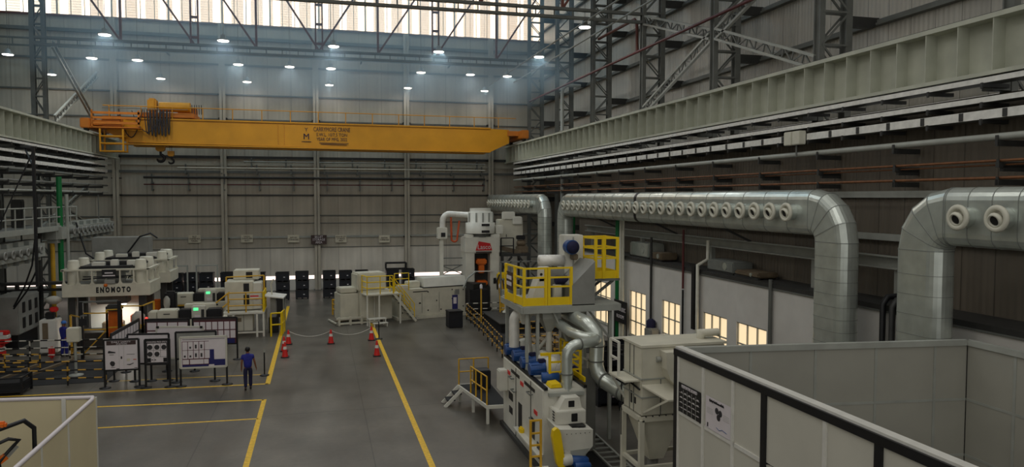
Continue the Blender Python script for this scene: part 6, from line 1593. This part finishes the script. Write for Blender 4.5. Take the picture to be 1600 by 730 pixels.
# ================================================================== standing boards
def board(x0, x1, y0, y1, ztop, zbot, label, face, frame='black', name='display_board', posts=(0.0, 1.0), zt2=None):
    L_ = math.hypot(x1 - x0, y1 - y0); a = math.atan2(y1 - y0, x1 - x0)
    t = thing(name, label, 'board', ((x0+x1)/2, (y0+y1)/2, 0), 'standing boards behind the yellow line', a)
    h = L_ / 2
    MB().box((-h + .04, -.015, zbot), (h - .04, .02, ztop)).build('panel', face, t, True)
    mb = MB()
    for z in (zbot, ztop): mb.box((-h, -.03, z - .035), (h, .03, z + .035))
    for x in (-h, h): mb.box((x - .035, -.03, zbot), (x + .035, .03, ztop))
    mb.build('frame', frame, t, True)
    for k in posts:
        x = -h + 2 * h * k
        MB().box((x - .035, .0, 0), (x + .035, .06, ztop)).build('post', 'black', t, True); MB().lathe((x, .03, 0), (0, 0, 1), [(.22, 0), (.22, .025), (.06, .05)], 14).build('foot', 'black', t, True)
    return t, h
def lay(t, name, m, x0, x1, z0, z1, d=.018): return MB().box((x0, -d - .004, z0), (x1, -.014, z1)).build(name, m, t, True)
b, h = board(-8.6, -7.3, 32.75, 32.7, 2.0, .74, 'white safety board with a dark title bar, shoe and glove pictures', 'paper')
lay(b, 'title_bar', 'sign_brown', -h + .1, h - .1, 1.78, 1.95)
text('DAILY SAFETY', .1, 'paper', b, (0, -.03, 1.895), FACE_Y, local=True, width=.72); text('STATION', .09, 'paper', b, (0.02, -.03, 1.815), FACE_Y, local=True, width=.4)
MB().prism([(-.5, 1.45), (-.22, 1.45), (-.22, 1.49), (-.36, 1.52), (-.46, 1.55), (-.5, 1.52)], 'xz', -.024, -.014).build('shoe_picture', 'ink', b, True)
MB().prism([(-.44, 1.05), (-.38, 1.12), (-.28, 1.1), (-.24, 1.02), (-.28, .92), (-.36, .9), (-.42, .97)], 'xz', -.024, -.014).build('glove_picture', 'ink', b, True)
MB().prism([(.2, .95), (.32, .93), (.46, 1.0), (.44, 1.02), (.32, .97), (.2, .97)], 'xz', -.024, -.014).build('strap_picture', 'ink', b, True)
for x0, x1, z0, z1 in ((-.45, -.28, 1.37, 1.385), (-.4, -.25, .85, .865), (-.2, -.08, .78, .81), (.2, .5, 1.37, 1.385), (.48, .6, .8, .82), (-.09, -.085, .8, 1.74), (.09, .095, .8, 1.74), (-.03, .03, 1.2, 1.3)): lay(b, 'print_line', 'steel_light' if x1 - x0 < .02 else 'ink', x0, x1, z0, z1)
lay(b, 'red_picture', 'hose', .44, .56, 1.14, 1.17); lay(b, 'cream_picture', 'sign_tan', .2, .32, 1.1, 1.2)
b, h = board(-7.0, -6.07, 32.4, 32.3, 2.0, .98, 'black-framed board with a dark title and round pictures in a grid', 'ink')
lay(b, 'sheet', 'paper', -h + .1, h - .1, 1.06, 1.84, .017)
text('CHARGING PRESS SPECS', .09, 'paper', b, (0, -.03, 1.9), FACE_Y, local=True, width=.78)
for i in range(3):
    for j in range(2):
        x, z = -.27 + .27 * i, 1.68 - .28 * j
        MB().lathe((x, -.02, z), (0, -1, 0), [(.1, 0), (.1, .006)], 18).build('round_picture', 'ink' if not (i == 2 and j == 1) else 'paper', b, True)
for x in (-.135, .135): lay(b, 'grid_line', 'steel', x - .006, x + .006, 1.28, 1.84, .02)
for z in (1.28, 1.55): lay(b, 'grid_line', 'steel', -h + .1, h - .1, z, z + .012, .02)
lay(b, 'dark_square', 'black', -.37, -.24, 1.07, 1.24, .021); lay(b, 'dark_square', 'black', .24, .37, 1.07, 1.24, .021)
text('>>', .2, 'ink', b, (-.14, -.025, 1.155), FACE_Y, local=True, name='chevron')
b, h = board(-7.95, -6.3, 33.75, 33.5, 2.02, .76, 'plain white-backed board seen behind the safety board', 'paper', 'black', posts=(.15, .55, .95))
lay(b, 'small_notice', 'alu', .48, .6, .82, .98)
b, h = board(-5.65, -3.85, 32.25, 32.15, 2.05, .78, 'white board with maroon-framed photo sheets and a navy corner', 'paper', 'lightgrey')
lay(b, 'header', 'ink', -h + .1, h - .06, 1.95, 1.965)
lay(b, 'maroon_field', 'maroon_board', -h + .08, .22, .88, 1.88, .016); lay(b, 'navy_field', 'blue_board', .22, .42, .9, 1.52, .017); lay(b, 'navy_field', 'blue_board', .42, h - .05, .84, 1.1, .017); lay(b, 'navy_field', 'blue_board', -h + .08, .2, .82, .9, .017)
for j, z in enumerate((1.66, 1.3)):
    for i in range(5):
        x = -h + .1 + i * .215
        o = lay(b, 'photo_sheet', 'paper', x, x + .19, z - .14, z + .2, .02)
        if i in (1, 2, 3) or (j == 1 and i == 0): lay(b, 'small_photo', 'ink', x + .05, x + .12, z - .08, z + (.08 if i > 1 else 0), .023)
lay(b, 'photo_sheet', 'paper', -h + .1, -h + .34, .93, 1.12, .02); lay(b, 'photo_sheet', 'paper', -h + .38, .0, .93, 1.12, .02); lay(b, 'photo_sheet', 'paper', .02, .2, .93, 1.12, .02)
b, h = board(-5.95, -4.35, 33.05, 32.95, 2.14, 1.0, 'grey backing board standing right behind the maroon-sheet board', 'grey', posts=(0, .95))
b, h = board(-7.15, -5.15, 35.4, 34.9, 2.02, .6, 'large blank white board with black corner clips in the middle row', 'paper', 'lightgrey', posts=(.2, .8))
for x in (-h + .06, h - .06): lay(b, 'corner_clip', 'black', x - .06, x + .06, 1.96, 2.06, .04)
lay(b, 'faint_stain', 'lightgrey', .4, .8, 1.72, 1.85, .016)
b, h = board(-8.05, -6.1, 37.5, 37.2, 2.05, .9, 'far board with pale sheets on maroon beside the dark column', 'maroon_board')
for i in range(4):
    for z in (1.72, 1.3): lay(b, 'sheet', 'paper', -h + .08 + i * .47, -h + .5 + i * .47, z - .19, z + .17)
lay(b, 'header', 'ink', -h + .05, h - .05, 1.92, 2.02)
b, h = board(-5.95, -3.95, 37.3, 37.1, 2.05, .78, 'far maroon board with two rows of white sheets and a navy panel', 'maroon_board')
for i in range(7):
    for z in (1.66, 1.24): lay(b, 'sheet', 'paper', -h + .06 + i * .275, -h + .29 + i * .275, z - .17, z + .2)
lay(b, 'navy_panel', 'blue_board', .55, h - .1, .8, 1.04); lay(b, 'header', 'sign_brown', -h + .05, h - .05, 1.93, 2.03)
b, h = board(-8.55, -8.35, 33.6, 37.6, 2.08, 1.0, 'long board turned edge-on with slanted white sheets behind the safety board', 'ink', posts=(.1, .5, .9))
for i in range(9):
    for z in (1.78, 1.35): lay(b, 'sheet', 'paper', -h + .12 + i * .42, -h + .46 + i * .42, z - .17, z + .18)

# ================================================================== low cream booth at the edge
lb = thing('edge_booth', 'low cream sheet booth with rounded pale top edge in the corner', 'booth', (-8, 19, 0))
q0, q1, q2 = Vector((-5.8, 21.14, 0)), Vector((-11.5, 21.95, 0)), Vector((-5.78, 12.5, 0)); ZB = 2.55
M['booth_cream'] = mat('booth_cream', (216, 204, 168), .5, 0, .05, 1)
MB().bar((q0.x, q0.y, ZB/2), (q1.x, q1.y, ZB/2), .05, ZB).build('rear_wall', 'booth_cream', lb); MB().bar((q0.x, q0.y, ZB/2), (q2.x, q2.y, ZB/2), .05, ZB).build('side_wall', 'booth_cream', lb)
MB().tube([tuple(q1 + Vector((0, 0, ZB))), tuple(q0 + Vector((-.25, .03, ZB))), tuple(q0 + Vector((-.05, -.02, ZB))), tuple(q0 + Vector((0, -.25, ZB))), tuple(q2 + Vector((0, 0, ZB)))], .05, 10).build('top_edge', 'paper', lb)
MB().box((q0.x - .04, q0.y - .04, 0), (q0.x + .04, q0.y + .04, ZB)).build('corner_post', 'lowwhite', lb)
for y in (18.9, 17.2, 15.4): MB().box((-5.83, y - .03, 0), (-5.745, y + .03, ZB)).build('wall_seam', 'lowwhite', lb)
for x in (-6.55, -8.6): 
    yy = 21.14 + (-5.8 - x) * .142; MB().box((x - .05, yy - .06, 0), (x + .05, yy + .02, ZB)).build('wall_seam', 'lowwhite', lb)
MB().box((-5.76, 17.5, .6), (-5.74, 18.0, 1.7)).build('wall_opening', 'black', lb)
ar = thing('welding_cell_arm', 'dark tubular frame and hose bundle inside the low cream booth', 'machine', (-6.5, 17, 0))
MB().tube([(-6.55, 16.6, 0), (-6.55, 16.6, 2.75), (-6.45, 16.85, 3.05), (-6.1, 17.3, 3.1), (-5.95, 17.4, 2.9), (-5.95, 17.4, 0)], .045, 10).build('tube_frame', 'black', ar)
MB().tube([(-6.75, 16.6, 0), (-6.75, 16.6, 2.6), (-6.7, 16.6, 2.95), (-6.6, 16.6, 3.2)], .13, 10).build('dark_column', 'navy', ar)
MB().tube([(-6.5, 16.8, 2.75), (-6.25, 16.9, 2.85), (-6.1, 17.0, 2.78), (-6.25, 16.9, 2.6), (-6.4, 16.8, 2.4), (-6.35, 16.8, 2.0)], .035, 8).build('hose', 'black', ar)
MB().bar((-6.5, 16.8, 2.35), (-6.3, 16.9, 2.5), .12).build('orange_joint', 'orange', ar); MB().bar((-6.3, 16.9, 2.5), (-6.15, 17.0, 2.68), .1).build('grey_joint', 'grey', ar)
MB().rbox((-6.95, 16.8, 3.0), (-6.6, 17.2, 3.35), .04).build('cream_cover', 'offwhite', ar); MB().rbox((-6.5, 16.9, 3.05), (-6.3, 17.05, 3.2), .04).build('orange_tip', 'orange', ar); MB().lathe((-6.55, 16.8, 2.95), (0, 0, 1), [(.08, 0), (.08, .12)], 10).build('red_knob', 'red', ar)
# ================================================================== people
def skinned(name, m, verts, edges, radii, parent, root=0, sub=2):
    me = bpy.data.meshes.new(name); me.from_pydata(verts, edges, [])
    o = bpy.data.objects.new(name, me); COL.objects.link(o)
    md = o.modifiers.new('skin', 'SKIN'); md.use_smooth_shade = True
    sv = me.skin_vertices[0].data
    for i, r in enumerate(radii):
        sv[i].radius = r if isinstance(r, tuple) else (r, r); sv[i].use_root = (i == root)
    s = o.modifiers.new('sub', 'SUBSURF'); s.levels = s.render_levels = sub
    dg = bpy.context.evaluated_depsgraph_get()
    out = bpy.data.meshes.new_from_object(o.evaluated_get(dg))
    bpy.data.objects.remove(o)
    for p in out.polygons: p.use_smooth = True
    out.materials.clear(); out.materials.append(M[m])
    ob = bpy.data.objects.new(name, out); COL.objects.link(ob); ob.parent = parent
    WL[ob.name] = Vector((0, 0, 0))
    return ob
def hand(wr, d, side):
    """palm and five fingers from the wrist wr along d (unit), as chains: returns verts, edges, radii"""
    wr, d = Vector(wr), Vector(d).normalized(); sd = d.cross(Vector((1, 0, 0)));
    fw = Vector((0, 1, 0)) - d * d.y; fw.normalize()
    v, e, r = [], [], []
    def add(p, q, rad):
        v.append(tuple(p)); r.append(rad); i = len(v) - 1
        if q is not None: e.append((q, i))
        return i
    k = add(wr + d * .05, None, (.03, .016)); m = add(wr + d * .09, k, (.034, .015))
    for off, ln in ((.03, .065), (.01, .078), (-.01, .073), (-.03, .056)):
        a = add(wr + d * .1 + fw * off, m, .0095); b_ = add(wr + d * (.1 + ln * .55) + fw * off + Vector((-side * .006, 0, 0)), a, .0085); add(wr + d * (.1 + ln) + fw * off + Vector((-side * .02, 0, 0)), b_, .0075)
    t = add(wr + d * .05 + fw * .035, k, .011); add(wr + d * .085 + fw * .055 + Vector((-side * .01, 0, 0)), t, .009)
    return v, e, r
def person(loc, rz, label, pose, shirt, pants, cap=None, scale=1.0):
    t = thing('person', label, 'person', loc, None, rz); t.scale = (scale,) * 3
    sw = pose.get('step', .12); arms = pose['arms']
    P_ = {'pel': (0, 0, .95), 'wst': (0, .0, 1.08), 'che': (0, .0, 1.30), 'nck': (0, .0, 1.46), 'hd0': (0, .01, 1.53), 'hd1': (0, .03, 1.64), 'hd2': (0, .02, 1.70)}
    legs = {}
    for s, k in ((-1, 'l'), (1, 'r')):
        f = sw * s
        legs[k] = [(s * .095, 0, .90), (s * .10, f * .5 + .03, .50), (s * .10, f, .10), (s * .11, f + .14, .035)]
    V = [P_['pel'], P_['wst'], P_['che'], P_['nck'], P_['hd0'], P_['hd1'], P_['hd2']]
    Rr = [(.12, .08), (.11, .075), (.125, .08), (.058, .058), (.07, .075), (.078, .096), (.06, .075)]
    E = [(0, 1), (1, 2), (2, 3), (3, 4), (4, 5), (5, 6)]
    for k in ('l', 'r'):
        i = 0
        for p, r_ in zip(legs[k], (.085, .06, .042, .04)):
            V.append(p); Rr.append(r_); E.append((i, len(V) - 1)); i = len(V) - 1
    for s, k in ((-1, 'l'), (1, 'r')):
        i = 2
        for p, r_ in zip(arms[k], (.052, .042, .03)):
            V.append(p); Rr.append(r_); E.append((i, len(V) - 1)); i = len(V) - 1
        hv, he, hr = hand(arms[k][2], Vector(arms[k][2]) - Vector(arms[k][1]), s); o = len(V)
        V += hv; Rr += hr; E += [(a + o, b_ + o) for a, b_ in he]; E.append((i, o))
    # nose, ears
    V.append((0, .125, 1.62)); Rr.append((.014, .016)); E.append((5, len(V) - 1))
    body = skinned('body', 'skin', V, E, Rr, t)
    # shirt: torso and short sleeves
    V2 = [(0, 0, .86), (0, 0, 1.06), (0, 0, 1.31), (0, 0, 1.45)]; R2 = [(.178, .135), (.165, .13), (.195, .14), (.085, .085)]; E2 = [(0, 1), (1, 2), (2, 3)]
    for k in ('l', 'r'):
        a, b_, c = [Vector(p) for p in arms[k]]
        n = len(V2); V2 += [tuple(a), tuple(a.lerp(b_, .55))]; R2 += [.078, .07]; E2 += [(2, n), (n, n + 1)]
        if pose.get('long'): V2 += [tuple(b_), tuple(b_.lerp(c, .85))]; R2 += [.056, .045]; E2 += [(n + 1, n + 2), (n + 2, n + 3)]
    skinned('shirt', shirt, V2, E2, R2, t)
    MB().lathe((0, -.0, 1.44), (0, .1, 1), [(.085, 0), (.075, .045), (.06, .05)], 14).build('collar', shirt, t, True)
    V3 = [(0, 0, 1.0), (0, 0, .88)]; R3 = [(.16, .12), (.16, .12)]; E3 = [(0, 1)]
    for k in ('l', 'r'):
        i = 1
        for p, r_ in zip(legs[k][:3], (.1, .08, .07)):
            V3.append(p); R3.append(r_); E3.append((i, len(V3) - 1)); i = len(V3) - 1
    skinned('trousers', pants, V3, E3, R3, t)
    for k in ('l', 'r'):
        f = legs[k][2]; 
        skinned('shoe', 'black', [(f[0], f[1] - .06, .05), (f[0], f[1] + .06, .05), (f[0] * 1.08, f[1] + .18, .04)], [(0, 1), (1, 2)], [(.045, .05), (.05, .05), (.045, .035)], t)
    if cap:
        MB().lathe((0, .02, 1.64), (0, 0, 1), [(.115, 0), (.118, .03), (.105, .09), (.06, .13), (0, .14)], 20).build('helmet', cap, t, True)
        MB().lathe((0, .05, 1.645), (0, 0, 1), [(.13, 0), (.13, .012)], 18).build('helmet_brim', cap, t, True)
    else:
        MB().lathe((0, .005, 1.585), (0, -.15, 1), [(.06, -.02), (.088, .03), (.1, .08), (.085, .14), (.04, .168), (0, .172)], 20).build('hair', 'hair', t, True)
    for s in (-1, 1):
        MB().lathe((s * .088, .02, 1.615), (s, -.2, 0), [(.028, 0), (.03, .008), (.012, .016)], 10).build('ear', 'skin', t, True)
        MB().lathe((s * .034, .112, 1.648), (0, 1, 0), [(.013, 0), (.008, .008), (0, .01)], 10).build('eye', 'paper', t, True)
    MB().tube([(-.03, .112, 1.575), (0, .12, 1.572), (.03, .112, 1.575)], .007, 6).build('mouth', 'hose', t, True)
    return t
walk = {'step': .09, 'arms': {'l': [(-.19, 0, 1.385), (-.235, -.03, 1.12), (-.24, .04, .88)], 'r': [(.19, 0, 1.385), (.26, -.02, 1.13), (.31, .05, .90)]}}
work = {'step': .05, 'long': True, 'arms': {'l': [(-.19, .0, 1.385), (-.25, .14, 1.15), (-.12, .36, 1.18)], 'r': [(.19, .0, 1.385), (.27, .16, 1.17), (.16, .38, 1.3)]}}
person((-2.92, 31.1, 0), R(8), 'person in blue short-sleeved shirt and dark trousers walking away down the aisle', walk, 'overall', 'navy', None, 1.0)
person((-12.25, 39.95, 0), R(-35), 'person in blue overalls and light blue cap working at the robot cage', work, 'overall', 'overall', 'cap', 1.0)
person((-7.3, 54.0, 0), R(20), 'person in blue overalls standing far off behind the green screens', work, 'overall', 'overall', None, 1.0)

# ================================================================== haze body under the roof
hz = MB().box((-15.8, 42.5, 14.9), (16.6, 62.4, 25.9)).build('haze', 'haze')
tag(hz, 'bluish dusty haze hanging under the roof before the bright windows', 'haze', None, 'stuff')
